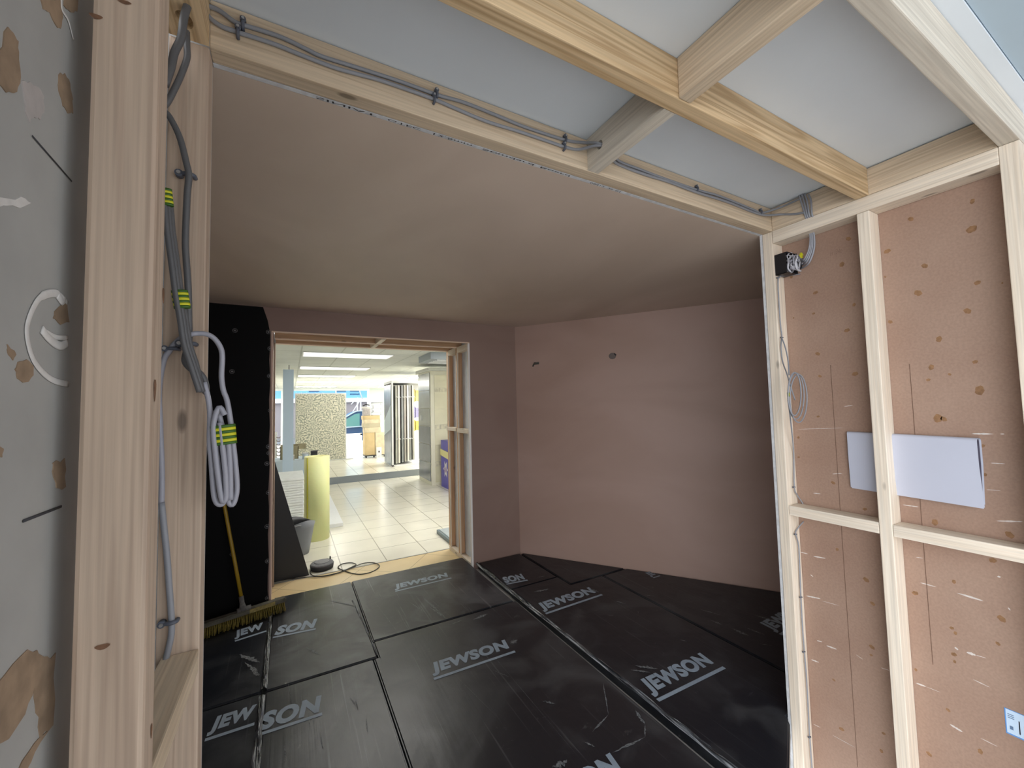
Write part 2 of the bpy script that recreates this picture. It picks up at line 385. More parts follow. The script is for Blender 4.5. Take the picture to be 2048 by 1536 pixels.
# ================================================================== STUD FRAMING OF THE NEAR OPENING
hdr = timber('header_beam', 'long pale softwood header over the wide opening, grey cables clipped along it', (OX0, OX1+.09, 1.126, 1.175, ZC, 2.554), 'x', 'pale', 'beam')
strip = boxo('plasterboard_strip', (OX0, OX1, 1.177, 1.1895, ZC, 2.55), PB_EDGE)
tag(strip, 'thin grey plasterboard edge with printed lettering below the header beam', 'board')
for t_, x_, w_ in (('SINIAT', .058, .16), ('GTEC', .25, .10), ('12.5mm', .39, .13), ('Standard', .56, .20), ('Board', .79, .13), ('08412', 1.02, .07), ('22', 1.11, .025), ('01', 1.15, .025)):
    lettering('printed_lettering', t_, Vector((x_, 1.1785, ZC)), X, Y, INK, strip, w_, .0085, Nrm=-Z, eps=.0006)
timber('joist', 'long golden-edged joist crossing the small ceiling from upper left to right wall', (-.17, OX1-.001, .729, .776, ZC, 2.556), 'x', 'gold', 'joist')
# cross joists (the far one is drilled for the cables)
cj = poly_prism([(-.1745, -.059), (.1745, -.059), (.1745, .059), (-.1745, .059)],
                [[(.105+.014*math.cos(a*math.pi/6), -.002+.016*math.sin(a*math.pi/6)) for a in range(12)]], Vector((-.024, 0, 0)), Y, Z, X, .048)
o = done('cross_joist', cj, wood('y', 'grey')); o.location = (.984, .951, 2.4955)
tag(o, 'short drilled cross joist between header and long joist, cables passing through it', 'joist')
timber('cross_joist', 'short pale cross joist from long joist up to the near rim beam, waney edge', (.963, 1.010, .371, .728, ZC, 2.555), 'y', 'pale', 'joist')
timber('rim_beam', 'greyish rim beam nearest the camera, upper right, with torn grain at a knot', (-.25, 2.25, .322, .370, ZC, 2.5555), 'x', 'grey', 'beam')
timber('rim_joist', 'pinkish joist standing on the top plate of the right wall', (OX1+.001, OX1+.048, .371, 1.125, ZC+.001, 2.552), 'y', 'pale', 'joist')
timber('top_plate', 'horizontal top plate along the right stud wall', (OX1, OX1+.089, .3705, 1.1255, 2.372, ZC), 'y', 'white', 'plate')
# left rim plate with the drilled cable hole
hc = atz(368, 40, ZC)
hole = [(hc.x+.235-.028+.018*math.cos(a*math.pi/8), hc.y-.80+.022*math.sin(a*math.pi/8)) for a in range(16)]
hole = [((hc.x+.208)+.016*math.cos(a*math.pi/8), (hc.y-.748)+.024*math.sin(a*math.pi/8)) for a in range(16)]
lp = poly_prism([(-.037, -.377), (.037, -.377), (.037, .377), (-.037, .377)], [hole], Vector((0, 0, 0)), X, Y, Z, .11)
o = done('rim_plate', lp, wood('y', 'gold')); o.location = (-.208, .748, ZC)
tag(o, 'thick top plate over the left jamb, drilled with a cable hole', 'plate')

# studs
timber('jamb_stud', 'left jamb stud of the wide opening with dark cables clipped to it', (-.245, OX0, 1.127, 1.175, -.40, ZC-.001), 'z', 'pink', 'stud')
timber('jamb_stud', 'right jamb stud of the wide opening, cable coil hanging on its side', (OX1, OX1+.089, 1.127, 1.175, -.40, ZC-.001), 'z', 'white', 'stud')
bs = timber('wall_stud', 'broad foreground stud at left with knots and straight grain', (-.243, -.1705, .736, .788, -.40, ZC-.001), 'z', 'pink', 'stud', bev=.006)
timber('wall_stud', 'stud cut off by the left edge of the photo, topmost corner only', (-.243, -.1725, .322, .372, -.40, ZC-.001), 'z', 'pale', 'stud')
ms = timber('wall_stud', 'middle stud of the right wall, paper sheets tucked behind it', (OX1, OX1+.089, .733, .776, -.40, 2.371), 'z', 'white', 'stud')
timber('wall_stud', 'rightmost stud of the right wall, running up to the rim beam', (OX1, OX1+.089, .3225, .370, -.40, ZC-.001), 'z', 'white', 'stud')
timber('noggin', 'noggin between right jamb stud and middle stud, cable passing behind', (OX1+.001, OX1+.088, .777, 1.126, 1.003, 1.050), 'y', 'white', 'noggin')
timber('noggin', 'noggin between middle stud and rightmost stud, below the papers', (OX1+.001, OX1+.088, .371, .732, 1.003, 1.050), 'y', 'white', 'noggin')
timber('noggin', 'low noggin between foreground stud and left jamb stud', (-.235, OX0-.001, .789, 1.126, 1.020, 1.067), 'y', 'pale', 'noggin')
timber('splinter', 'split wedge of timber at the foot of the foreground stud', (-.262, -.2435, .70, .735, -.40, 1.0), 'z', 'gold', 'timber')

# dark knots, screw holes on the studs seen close
def spot_on(p, r1, r2, nrm, mat, parent, name='knot', seed=0, V=Z):
    bm = bmesh.new(); U = V.cross(nrm).normalized(); vs = []
    for k in range(14):
        a = 2*math.pi*k/14; j = 1+.12*math.sin(3*a+seed)
        vs.append(bm.verts.new(p+nrm*.0006+U*r1*j*math.cos(a)+V*r2*j*math.sin(a)))
    bm.faces.new(vs); o = done(name, bm, mat); return setpar(o, parent) if parent else o
KNOT = plain('brown_knot', (.19, .095, .05), .7, var=.35, scale=90)
for q, r1, r2 in (((205, 1293), .0075, .0035), ((192, 33), .007, .0035), ((248, 4), .008, .003)):
    spot_on(aty(*q, .736), r1, r2, -Y, KNOT, bs)
for q, r1, r2 in (((309, 779), .006, .016), ((326, 590), .005, .012), ((302, 1461), .004, .010)):
    spot_on(atx(*q, -.1705), r1, r2, X, KNOT, bs)

# ---------------------------------------------------------------- left outer board
board = boxo('plasterboard_sheet', (-.285, -.268, .2, 1.12, -.40, 2.43), PB_GREY)
tag(board, 'grey plasterboard sheet behind the left studs, paper torn off in patches', 'board')
def patch(pts, sc, ox, oy, mat, name, h=.001):
    P = [atx(ox+a*sc, oy+b*sc, -.268) for a, b in pts]
    bm = bmesh.new()
    # roughen the outline
    Q = []
    for i in range(len(P)):
        a, b = P[i], P[(i+1) % len(P)]
        for t in (0, .33, .66):
            p = a.lerp(b, t); d = (b-a).length
            Q.append(p+Vector((0, random.uniform(-1, 1)*d*.09, random.uniform(-1, 1)*d*.09)))
    es = []; vs = [bm.verts.new(q) for q in Q]
    for i in range(len(vs)): es.append(bm.edges.new((vs[i], vs[(i+1) % len(vs)])))
    bmesh.ops.triangle_fill(bm, use_beauty=True, edges=es)
    r = bmesh.ops.extrude_face_region(bm, geom=bm.faces[:])
    for v in [g for g in r['geom'] if isinstance(g, bmesh.types.BMVert)]: v.co.x += h
    o = done(name, bm, mat); setpar(o, board); return o
s7 = .1953
patch([(75, 270), (130, 340), (180, 430), (180, 600), (200, 850), (160, 930), (50, 940), (-60, 800), (-40, 500)], s7, 0, 0, TORN, 'torn_patch')
patch([(400, -60), (430, 80), (500, 130), (560, 260), (620, 300), (640, 180), (620, 80), (600, -60)], s7, 0, 0, TORN, 'torn_patch')
patch([(650, 60), (720, 130), (780, 100), (790, -60), (660, -60)], s7, 0, 0, TORN, 'torn_patch')
patch([(600, 770), (660, 750), (710, 850), (735, 1000), (740, 1150), (690, 1160), (640, 1080), (590, 930)], s7, 0, 0, TORN, 'torn_patch')
patch([(220, 830), (290, 840), (390, 890), (440, 990), (440, 1150), (400, 1220), (340, 1190), (290, 1250), (240, 1080)], s7, 0, 0, PINKFILL, 'filler_smear')
s2 = .3418
patch([(320, 340), (390, 310), (400, 430), (350, 430), (310, 400)], s2, 0, 500, TORN, 'torn_patch')
patch([(100, 660), (150, 640), (190, 680), (190, 740), (140, 780), (100, 750), (85, 700)], s2, 0, 500, TORN, 'torn_patch')
patch([(40, 560), (90, 610), (70, 640), (40, 600)], s2, 0, 500, TORN, 'torn_patch')
patch([(310, 1240), (375, 1230), (380, 1390), (330, 1400), (305, 1300)], s2, 0, 500, TORN, 'torn_patch')
s9 = .447
patch([(-60, 1200), (60, 1060), (120, 1000), (160, 1010), (190, 1040), (240, 1050), (235, 1340), (180, 1390), (160, 1280), (150, 1180), (110, 1290), (40, 1400), (-60, 1420)], s9, 0, 850, TORN, 'torn_patch')
patch([(80, 1540), (120, 1460), (200, 1380), (225, 1360), (150, 1470), (110, 1560)], s9, 0, 850, TORN, 'torn_patch')
patch([(-40, 1140), (15, 1160), (5, 1210), (-40, 1230)], s2, 0, 500, TORN, 'torn_patch')
patch([(0, 1150), (120, 1150), (175, 1185), (60, 1205), (-20, 1210)], s2, 0, 0, FILLER, 'filler_smear')
def smear_tube(pts, r, mat, name, sc=s2, ox=0, oy=500, flat=.25):
    bm = bmesh.new(); tube(bm, [atx(ox+a*sc, oy+b*sc, -.267) for a, b in pts], r, 5, 8); 
    for v in bm.verts: v.co.x = -.267+(v.co.x+.267)*flat
    return setpar(done(name, bm, mat, None, True), board)
smear_tube([(395, 310), (350, 262), (290, 255), (225, 290), (170, 400), (158, 500), (190, 630), (250, 715), (320, 765), (400, 785)], [.0035]*6+[.0055]*8+[.0042]*60, FILLER, 'filler_smear')
smear_tube([(335, 260), (365, 300), (370, 270)], .006, FILLER, 'filler_smear')
smear_tube([(245, 465), (290, 520), (350, 560), (395, 545)], .006, FILLER, 'filler_smear')
smear_tube([(270, 480), (330, 510), (395, 515)], .0035, FILLER, 'filler_smear')
smear_tube([(360, 0), (365, 60), (400, 120), (430, 230)], .002, FILLER, 'filler_smear', s2, 0, 0)
smear_tube([(190, 795), (420, 1060)], .0012, INK, 'ink_line', s2, 0, 0)
smear_tube([(135, 95), (360, 8)], .0018, INK, 'ink_line', s2, 0, 1010)

# ---------------------------------------------------------------- right wall board
hb = boxo('wall_board', (2.2505, 2.262, .15, 1.174, -.40, 2.43), HARDB)
tag(hb, 'pinkish brown wall board behind the right studs with filler spots and white smears', 'board')
def rspot(x, y, r, sc, ox, oy, k):
    p = atx(ox+x*sc, oy+y*sc, 2.2505); q = atx(ox+(x+r)*sc, oy+y*sc, 2.2505); t = atx(ox+x*sc, oy+(y-r*.75)*sc, 2.2505)
    return p, abs(q.y-p.y), abs(t.z-p.z)
spots = []
Z8 = (.293, 1448, 400); Z1 = (.293, 1448, 800); Z2 = (.293, 1448, 1086)
for zz, lst in ((Z8, [(1275,130,20),(1690,200,35),(1695,10,20),(850,265,18),(1115,350,22),(805,440,20),(1370,450,22),(1730,565,22),(1900,567,8),(1325,635,27),(625,633,16),(888,715,14),(1662,758,26),(612,775,10),(475,805,6),(1135,832,16),(840,890,18),(1468,950,24),(640,1050,16),(1715,1105,18),(1415,1142,22),(655,1203,12),(895,1187,20),(1745,1300,38),(1540,1190,12),(1395,1228,14),(1460,1490,34),(1500,1495,22),(643,1478,10),(460,525,12),(1100,525,8)]),
                (Z1, [(1765,313,16),(1783,510,14),(745,565,14),(962,745,14),(1440,835,25),(1950,920,30),(1835,1095,24),(773,1020,12),(970,1227,20),(1305,1318,20),(1570,1240,16),(1015,1390,16),(510,390,8),(508,256,10)]),
                (Z2, [(1895,517,28),(1555,580,14),(1580,615,14),(1870,687,16),(1570,760,18),(1575,810,12),(1010,710,18),(1005,765,10),(1310,865,12),(750,935,10),(803,1270,16),(1750,1423,20),(1400,1440,18),(1090,1300,12),(1075,1420,14),(1530,1140,14)])):
    for x, y, r in lst: spots.append(rspot(x, y, r, *zz, 0))
bm = bmesh.new()
for i, (p, ry, rz) in enumerate(spots):
    vs = []
    for k in range(14):
        a = -2*math.pi*k/14; j = 1+.16*math.sin(2*a+i*2.1)+.10*math.sin(5*a+i)
        vs.append(bm.verts.new(p+Vector((-.0006, ry*j*math.cos(a), rz*j*math.sin(a)))))
    bm.faces.new(vs)
setpar(done('filler_spots', bm, SPOT), hb)['label'] = 'brown filler spots'
bm = bmesh.new()
SM = ((Z1, [(500,200,820,190,5),(740,505,810,500,8),(820,45,880,35,7),(1690,230,1840,232,14),(1885,232,1915,232,10),(1820,430,1920,435,9),(1790,612,1890,618,5),(1220,715,1330,730,8),(1860,825,2040,830,12),(610,635,660,640,10),(1310,1072,1360,1080,6)]),
      (Z2, [(515,60,575,75,10),(610,90,695,105,14),(590,215,610,230,10),(560,360,660,380,16),(670,395,790,428,4),(1340,270,1450,300,10),(1590,340,1770,395,15),(1865,228,1890,232,15),(1940,440,1955,460,10),(635,665,670,675,12),(700,700,770,725,16),(595,795,650,815,14),(1575,710,1600,730,16),(1655,745,1720,765,24),(1720,765,1790,785,6),(1310,955,1380,980,15),(1380,980,1480,1020,4),(1700,930,1815,985,7),(1540,1235,1630,1290,18),(610,1235,660,1260,6),(740,1310,895,1395,5),(1750,1330,1870,1390,6),(1070,850,1130,870,5),(900,760,950,795,4)]))
for (sc, ox, oy), lst in SM:
    for j, (x0, y0, x1, y1, w) in enumerate(lst):
        a = atx(ox+x0*sc, oy+y0*sc, 2.2505); b_ = atx(ox+x1*sc, oy+y1*sc, 2.2505); d = (b_-a); n_ = Vector((0, -d.z, d.y)).normalized()
        ww = w*sc*.0011; n = 9; up, dn = [], []
        for k in range(n+1):
            t = k/n; e = math.sin(math.pi*min(1, max(0, t)))**.5*(.6+.4*mnoise.noise(Vector((j*3.1, k*.9, x0))))+.03
            c = a+d*t+Vector((-.0009, 0, 0)); up.append(bm.verts.new(c+n_*ww*e)); dn.append(bm.verts.new(c-n_*ww*e))
        for k in range(n): bm.faces.new((up[k], up[k+1], dn[k+1], dn[k]))
setpar(done('plaster_smears', bm, plain('plaster_smear', (.66, .60, .56), .8, var=.12, scale=80)), hb)['label'] = 'white plaster smears'
for (x0, y0, x1, y1) in ((1661, 730, 1719, 1536), (1819, 728, 1868, 1330)):
    a = atx(x0, y0, 2.2505); b_ = atx(x1, y1, 2.2505)
    setpar(boxo('panel_joint', (2.2495, 2.2505, a.y-.0008, a.y+.0008, b_.z, a.z), plain('joint_line', (.16, .09, .06), .8)), hb)
# scribbled pencil figures
lettering('pencil_note', '1s /34o', atx(1660, 512, 2.25), -Y, Z, plain('pencil', (.25, .155, .115), .7), hb, .05, .022, shear=.3, Nrm=-X, eps=.0008)

# papers tucked behind the middle stud
pa = atx(1694, 862, 2.225); pb_ = atx(1958, 876, 2.225)
y_l, y_r = pa.y, pb_.y
zt = 1.42; zb = 1.148
pap = empty('paper_sheets', (2.225, (y_l+y_r)/2, zb), 'folded white paper sheets tucked between middle stud and wall board', 'papers')
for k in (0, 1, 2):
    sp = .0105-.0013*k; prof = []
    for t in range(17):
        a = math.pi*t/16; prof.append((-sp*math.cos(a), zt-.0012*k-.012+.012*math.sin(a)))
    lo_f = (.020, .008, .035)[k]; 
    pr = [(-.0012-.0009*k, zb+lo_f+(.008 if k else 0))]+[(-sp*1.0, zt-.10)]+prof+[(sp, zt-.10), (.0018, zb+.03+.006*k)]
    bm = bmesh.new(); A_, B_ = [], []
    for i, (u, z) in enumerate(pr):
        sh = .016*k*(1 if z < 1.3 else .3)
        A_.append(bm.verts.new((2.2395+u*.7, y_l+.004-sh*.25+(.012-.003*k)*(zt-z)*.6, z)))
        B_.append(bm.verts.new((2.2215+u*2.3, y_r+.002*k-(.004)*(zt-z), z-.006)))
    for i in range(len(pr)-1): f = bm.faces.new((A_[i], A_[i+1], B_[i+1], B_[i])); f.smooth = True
    o = done('paper_sheet', bm, PAPER if k < 2 else plain('dark_inner_sheet', (.085, .075, .11), .8)); sm = o.modifiers.new('thick', 'SOLIDIFY'); sm.thickness = .0003; sm.use_rim = False; setpar(o, pap)  # innermost sheet coloured dark to give the fold its dark inside
# blue and white label
la = atx(2008, 1413, 2.25); lb = atx(2014, 1466, 2.25)
lab = boxo('product_label', (2.2492, 2.2502, la.y-.11, la.y, lb.z, la.z-.002), plain('label_blue', (.12, .33, .72), .4))
tag(lab, 'white and blue product label on the wall board, lower right corner', 'label')
setpar(boxo('label_panel', (2.2488, 2.2492, la.y-.106, la.y-.003, lb.z+.005, la.z-.004), plain('label_white', (.60, .76, .95), .4)), lab)
bm = bmesh.new()
for k in range(3): bx(bm, 2.2484, 2.2488, la.y-.022, la.y-.007, la.z-.020-.006*k, la.z-.0175-.006*k)
for k in range(2): bx(bm, 2.2484, 2.2488, la.y-.034, la.y-.0315, lb.z+.015, la.z-.03)
bx(bm, 2.2484, 2.2488, la.y-.018, la.y-.010, lb.z+.020, lb.z+.032)
setpar(done('label_print', bm, plain('label_ink', (.12, .20, .34), .5)), lab)

# ================================================================== CABLES
def px_pts(lst, fn, v): return [fn(a, b, v) for a, b in lst]
def cable(label, paths, mat, clips=(), r=.0034, tapes=(), name='cable', flat=1.0):
    base = empty(name, paths[0][0], label, 'cable')
    bm = bmesh.new()
    for p in paths: tube(bm, p, r, 5, 8, flat)
    setpar(done('cable_sheath', bm, mat, None), base)
    for (p, nrm, dirv) in clips:
        n2 = nrm.cross(dirv).normalized(); bm = bmesh.new()
        tube(bm, [p-n2*r*1.7-nrm*r, p-n2*r*1.5+nrm*r*.9, p+nrm*r*1.6, p+n2*r*1.5+nrm*r*.9, p+n2*r*2.6+nrm*0], r*.75, 3, 8)
        cyl(bm, p+n2*r*2.6-nrm*r*.9, r*1.25, r*2.2, 10, axis=nrm)
        c = setpar(done('cable_clip', bm, CLIP), base)
        bm = bmesh.new(); cyl(bm, p+n2*r*2.6+nrm*r*1.2, r*.62, r*.6, 10, axis=nrm)
        nl = done('clip_nail', bm, STEEL); nl.parent = c; nl.matrix_parent_inverse = Matrix.Translation(-Vector(base.location))
        nl.matrix_parent_inverse = Matrix.Translation(-Vector(base.location)) if False else Matrix.Identity(4)
    for (p, d, w, h) in tapes:
        bm = bmesh.new(); d = d.normalized(); n = 4
        for k in range(n*2-1):
            a = p+d*h*(k/(n*2-1)); cyl(bm, a, w, h/(n*2-1)*.98, 14, axis=d, mi=(k+1) % 2, cap=True)
        # squash the sleeve front to back
        q = p.copy()
        for v in bm.verts: v.co.y = q.y+(v.co.y-q.y)*.55
        setpar(done('tape_band', bm, [YEL_T, GRN_T], None), base)['label'] = 'green and yellow striped tape band'
    return base
yh = 1.1195
up_pts = [(404,7),(439,21.5),(468,43),(486,50),(521,60.5),(566,76),(615,99.6),(644,113),(712.5,134.8),(800,163),(873.7,189.7),(928,205),(996.7,232.4),(1051.4,254.6),(1130,280),(1167.6,285.4),(1203.5,286.4)]
lo_pts = [(404,17.6),(423.4,39),(445,53.7),(464.5,60.5),(478,65.4),(509,75),(556,91),(605,111),(673.4,136.7),(751.6,158),(800,174),(866.8,198),(911,217),(972.8,242.7),(1037.7,263),(1099,283.7),(1130,294),(1157.4,299),(1190,292)]
cu_ = px_pts(up_pts, aty, yh); cl_ = px_pts(lo_pts, aty, yh)
end = Vector((1.02, 1.07, (cu_[-1].z+cl_[-1].z)/2))
hz = 2.4955-.002
thru = [Vector((.955, 1.056, hz+.003)), Vector((1.03, 1.056, hz+.002))]
cu_ = cu_[:-1]+[thru[0], thru[1]]; cl_ = cl_[:-1]+[thru[0]-Z*.007, thru[1]-Z*.007]
r_up = [(1236,321),(1283,340),(1328,357),(1393,379.4),(1441,393),(1509,420.4),(1523,426),(1560,415),(1590,402),(1604,395)]
r_lo = [(1230,325),(1284,347),(1338,364),(1393,384.5),(1458,405),(1521,429),(1560,429),(1590,428),(1609,425)]
def clip_at(px, py, y=yh, d=X): p = aty(px, py, y); return (p, -Y, d)
def clamp(lst):
    return [p if p.x < 2.1535 else atx(a, b, 2.1535) for (a, b), p in zip(lst, px_pts(lst, aty, yh))]
cu2 = cu_+clamp(r_up); cl2 = cl_+clamp(r_lo)
cable('upper of the two grey cables clipped along the header beam', [cu2], CABLE, [clip_at(486, 51), clip_at(873, 190), clip_at(1130, 280), clip_at(1393, 379), clip_at(1521, 425)], .0052)
cable('lower of the two grey cables clipped along the header beam', [cl2], CABLE, [clip_at(476, 67), clip_at(868, 200), clip_at(1128, 295)], .0052)
# left jamb cables
yj = 1.112
ca = px_pts([(376,8),(368,35),(362,76),(349,105),(342,135),(330,170)], aty, 1.03)
cb = px_pts([(380,8),(373,41),(374,94),(373.8,117),(362,150),(350,176),(334,206),(322,215),(328,224),(338.4,232.5),(359,273.5),(372.6,324.8),(377.7,352),(374.3,393),(370.9,478.6),(372.6,520),(376,568),(377.7,636.8),(378,678),(374,700),(370,722),(382,738),(398,745),(409,760),(412,780),(405,786)], aty, 1.10)
cable('dark grey cable dropping from the drilled hole down the left jamb stud', [cb], CABLE_D, [(aty(377.7, 352, 1.118), -Y, Z), (aty(379, 688, 1.118), -Y, Z)], .0064)
cable('thick dark cable leaving the drilled hole behind the foreground stud', [ca], CABLE_D, (), .0074)
def shift(pts, dx, y): return [aty(a+dx, b, y) for a, b in pts]
bun = [(322,380),(335,410),(340,461),(349,525),(357,586),(366,637),(374,688),(388,732),(405,784)]
bb = shift(bun, 0, 1.06)
cable('bundle of dark grey cables with striped tape, hanging down the left jamb stud',
      [bb, shift(bun, -6, 1.055), shift(bun[:8]+[(398,780)], 5, 1.07)], CABLE_D, (), .0056,
      [(aty(365, 617, 1.06), aty(360, 588, 1.06)-aty(365, 617, 1.06), .0145, .038), (aty(334, 412, 1.055), aty(331, 385, 1.055)-aty(334, 412, 1.055), .0115, .036)], name='cable_bundle')
loop = [(323,1010),(323.6,941),(320,850),(318,780),(327,723),(338.6,702),(350,687),(364,675),(381,669),(397,666.8),(415,669),(430,678.5),(441.8,697),(444.5,717),(443,752),(446.5,780),(454,801),(461,842),(467,893),(471,930),(474,978),(466.5,1008),(457,1003),(455,970),(452,920),(445,860),(436,825),(428,830),(424,850)]
lp_ = [aty(a, b, 1.118 if i < 8 else 1.09) for i, (a, b) in enumerate(loop)]
tail = [(424,850),(432,900),(440,960),(447,1003),(436,1008),(428,990),(423,930),(419,880),(420,830),(416,795),(408,765)]
c3 = [(440,845),(446,900),(451,950),(452,995),(444,1000),(437,960),(430,900),(427,850),(438,815),(450,830)]
c4 = [(452,850),(458,900),(461,960),(461,1000)]
low = [(323,1005),(328.8,1061),(334,1112.7),(339,1181),(342.5,1229),(342.5,1270),(332,1318),(325,1349)]
cable('light grey cable looping off the left jamb into a taped hanging coil',
      [lp_, px_pts(tail, aty, 1.085), px_pts(c3, aty, 1.075), px_pts(c4, aty, 1.08)], CABLE_L,
      [(aty(347, 698, 1.118), -Y, Z)], .0054,
      [(aty(449, 889, 1.083), aty(446, 857, 1.083)-aty(449, 889, 1.083), .0235, .043)], name='cable_coil')
cable('single bluish grey cable down the lower left jamb to the low noggin', [px_pts(low, aty, 1.117)], CABLE, [(aty(342.5, 1243, 1.118), -Y, Z)], .0058)

# right corner: bundle over the top plate, junction box, coil
yc = 1.05
def rx(lst, x): return [atx(a, b, x) for a, b in lst]
strands = []
for k, dx in enumerate((-9, -3, 3, 11)):
    top = rx([(1606+dx, 386+k), (1611+dx, 402), (1616+dx*.7, 428)], 2.153)
    mid = rx([(1620+dx*.4, 455), (1624+dx*.4, 475), (1622+dx*.5, 500)], 2.205)
    end = [atx(1612+dx*.5, 520+k*2, 2.205), aty(1602, 516+k*7, 1.045), aty(1590, 514+k*8, 1.06)]
    strands.append(top+[Vector((2.166, top[-1].y, 2.432))]); strands.append([Vector((2.200, mid[0].y, 2.385))]+mid+end)
cable('bundle of pale grey cables passing over the right top plate into the junction box', strands, WIRE_P2, (), .0042, name='cable_bundle')
jb = empty('junction_box', (2.20, 1.09, 2.21), 'black junction box full of looped grey wires at the right jamb corner', 'box')
b0 = aty(1557, 543, 1.10); 
z0, z1 = 2.205, 2.31
bm = bmesh.new()
bx(bm, 2.168, 2.248, 1.118, 1.125, z0, z1); bx(bm, 2.168, 2.171, 1.072, 1.118, z0, z1); bx(bm, 2.245, 2.248, 1.060, 1.118, z0, z1)
bx(bm, 2.168, 2.248, 1.066, 1.118, z0, z0+.003); bx(bm, 2.168, 2.248, 1.066, 1.118, z1-.003, z1)
setpar(done('box_shell', bm, BLACKPL), jb)
rnd = random.Random(3)
for k in range(15):
    bm = bmesh.new(); P = []
    cx, cz = 2.206+rnd.uniform(-.014, .012), (z0+z1)/2+rnd.uniform(-.018, .022)
    a0 = rnd.uniform(0, 6); aa = rnd.uniform(.016, .034); bb_ = rnd.uniform(.018, .040)
    for t in range(9):
        a = a0+t*.62; P.append(Vector((cx+aa*math.cos(a), 1.088-.0040*k+rnd.uniform(-.004, .004), cz+bb_*math.sin(a))))
    tube(bm, P, .0042 if k % 2 else .0030, 4, 7)
    setpar(done('looped_wire', bm, WIRE_P if k % 3 else CABLE_L), jb)
for z in (z0+.03, z0+.075):
    bm = bmesh.new(); cyl(bm, (2.232, 1.050, z), .011, .012, 12, axis=Vector((1, -.3, 0)).normalized()); setpar(done('grommet', bm, BLACKPL), jb)
bm = bmesh.new(); obox(bm, Vector((2.204, 1.021, z0+.072)), Vector((.8, 0, -.6)), Y, Vector((.6, 0, .8)), .011, .004, .0035); obox(bm, Vector((2.208, 1.020, z0+.081)), Vector((.8, 0, -.6)), Y, Vector((.6, 0, .8)), .009, .004, .003)
setpar(done('earth_sleeving', bm, YEL_T), jb)
cr = [(1600,548),(1580,551),(1560,553),(1556,565),(1557.9,605),(1560.8,649),(1563.7,672),(1562,693),(1565,722),(1574,748),(1582,775),(1590,800)]
def nook(lst, y=1.118):
    out = []
    for a, b in lst:
        p = aty(a, b, y)
        if p.x > 2.2445: p = atx(a, b, 2.2445)
        out.append(p)
    return out
def ring(cx, cy, a, b, n=14, ph=0): return [(cx+a*math.cos(ph+2*math.pi*k/n), cy+b*math.sin(ph+2*math.pi*k/n)) for k in range(n+1)]
coil = [px_pts(ring(1592, 792, 16, 46, ph=.5), aty, 1.045), px_pts(ring(1597, 797, 17, 48, ph=2), aty, 1.038), px_pts(ring(1589, 788, 13, 43, ph=1), aty, 1.030)]
cdn = [(1578,750),(1576,720),(1570,693),(1563,674)]
crd = [(1576,800),(1581,838),(1587,902),(1588.6,973),(1594.5,990),(1603,1003),(1610,1016)]
cable('pale grey cable with a taped coil hanging on the right jamb stud', [nook(cr[:9])+[aty(a, b, 1.07) for a, b in cr[9:]]]+coil+[[aty(a, b, 1.05+.02*i) for i, (a, b) in enumerate(cdn)], [aty(1576, 800, 1.045), aty(1581, 838, 1.07)]+nook(crd[2:])],
      CABLE, [(aty(1556, 556, 1.12), -Y, Z), (aty(1564, 675, 1.12), -Y, Z), (nook([(1588, 974)])[0], -Y, Z)], .0030,
      [(aty(1577, 793, 1.038), Z, .0085, .018)], name='cable_coil')
cle = [(1607,1043),(1594.5,1058),(1591.5,1068),(1597.4,1093),(1600,1151.6),(1601.8,1195.5),(1604.7,1250),(1607.7,1291),(1613.5,1364),(1619.4,1472.8),(1626,1560)]
cable('thin grey cable running down below the right noggin', [nook(cle)], CABLE, [(nook([(a, b)])[0], -Y, Z) for a, b in ((1591, 1068), (1601.8, 1194), (1607.7, 1303), (1619, 1473))], .0030)

# ================================================================== FLOOR SHEETS (insulation boards wrapped in black polythene)
def wall_x(y): # x on the oblique wall line at y
    t = (y-WA.y)/(WB.y-WA.y); return WA.x+(WB.x-WA.x)*t-.004
def sheet(pts, label, mat, dz=0.0, name='floor_board'):
    bm = poly_prism(pts, [], Vector((0, 0, -.048)), X, Y, Z, .048+dz)
    es = [e for e in bm.edges if all(abs(v.co.z-dz) < 1e-5 for v in e.verts) and len(e.link_faces) == 2 and abs(e.link_faces[0].normal.z) + abs(e.link_faces[1].normal.z) < 1.5] 
    bmesh.ops.recalc_face_normals(bm, faces=bm.faces[:])
    es = [e for e in bm.edges if len(e.link_faces) == 2 and all(v.co.z > dz-1e-5 for v in e.verts) and e.calc_face_angle() > .5]
    bmesh.ops.bevel(bm, geom=es, offset=.008, segments=3, affect='EDGES')
    return tag(done(name, bm, mat), label, 'floor board')
F1 = sheet([(-.95, 2.775), (-.137, 2.775), (-.137, 3.815), (-.95, 3.815)], 'black polythene floor board under the broom, beside the black wall', DPM)
F2 = sheet([(-.118, 2.77), (.492, 2.77), (.492, 4.07), (-.118, 4.07)], 'dusty black floor board reaching into the doorway, left one', DPM_D)
F3 = sheet([(.500, 2.965), (1.59, 2.965), (1.59, 3.84), (1.59, 4.07), (.500, 4.07)], 'glossy black floor board reaching into the doorway at its right jamb', DPM_D)
F4 = sheet([(-.95, 1.20), (-.137, 1.20), (-.137, 2.762), (-.95, 2.762)], 'black floor board in the near left corner against the left jamb stud', DPM)
F5 = sheet([(-.118, .95), (.462, .95), (.462, 2.757), (-.118, 2.757)], 'scratched black floor board between two creased seams, near left', DPM_D)
F6 = sheet([(.470, .95), (1.605, .95), (1.605, 2.952), (.500, 2.952), (.500, 2.757), (.470, 2.757)], 'large black floor board in the middle foreground with grey print', DPM_M)
F7 = sheet([(1.66, 3.125), (2.138, 3.125), (2.138, 3.815), (1.66, 3.815)], 'small black floor board beside the right door jamb', DPM, .010)
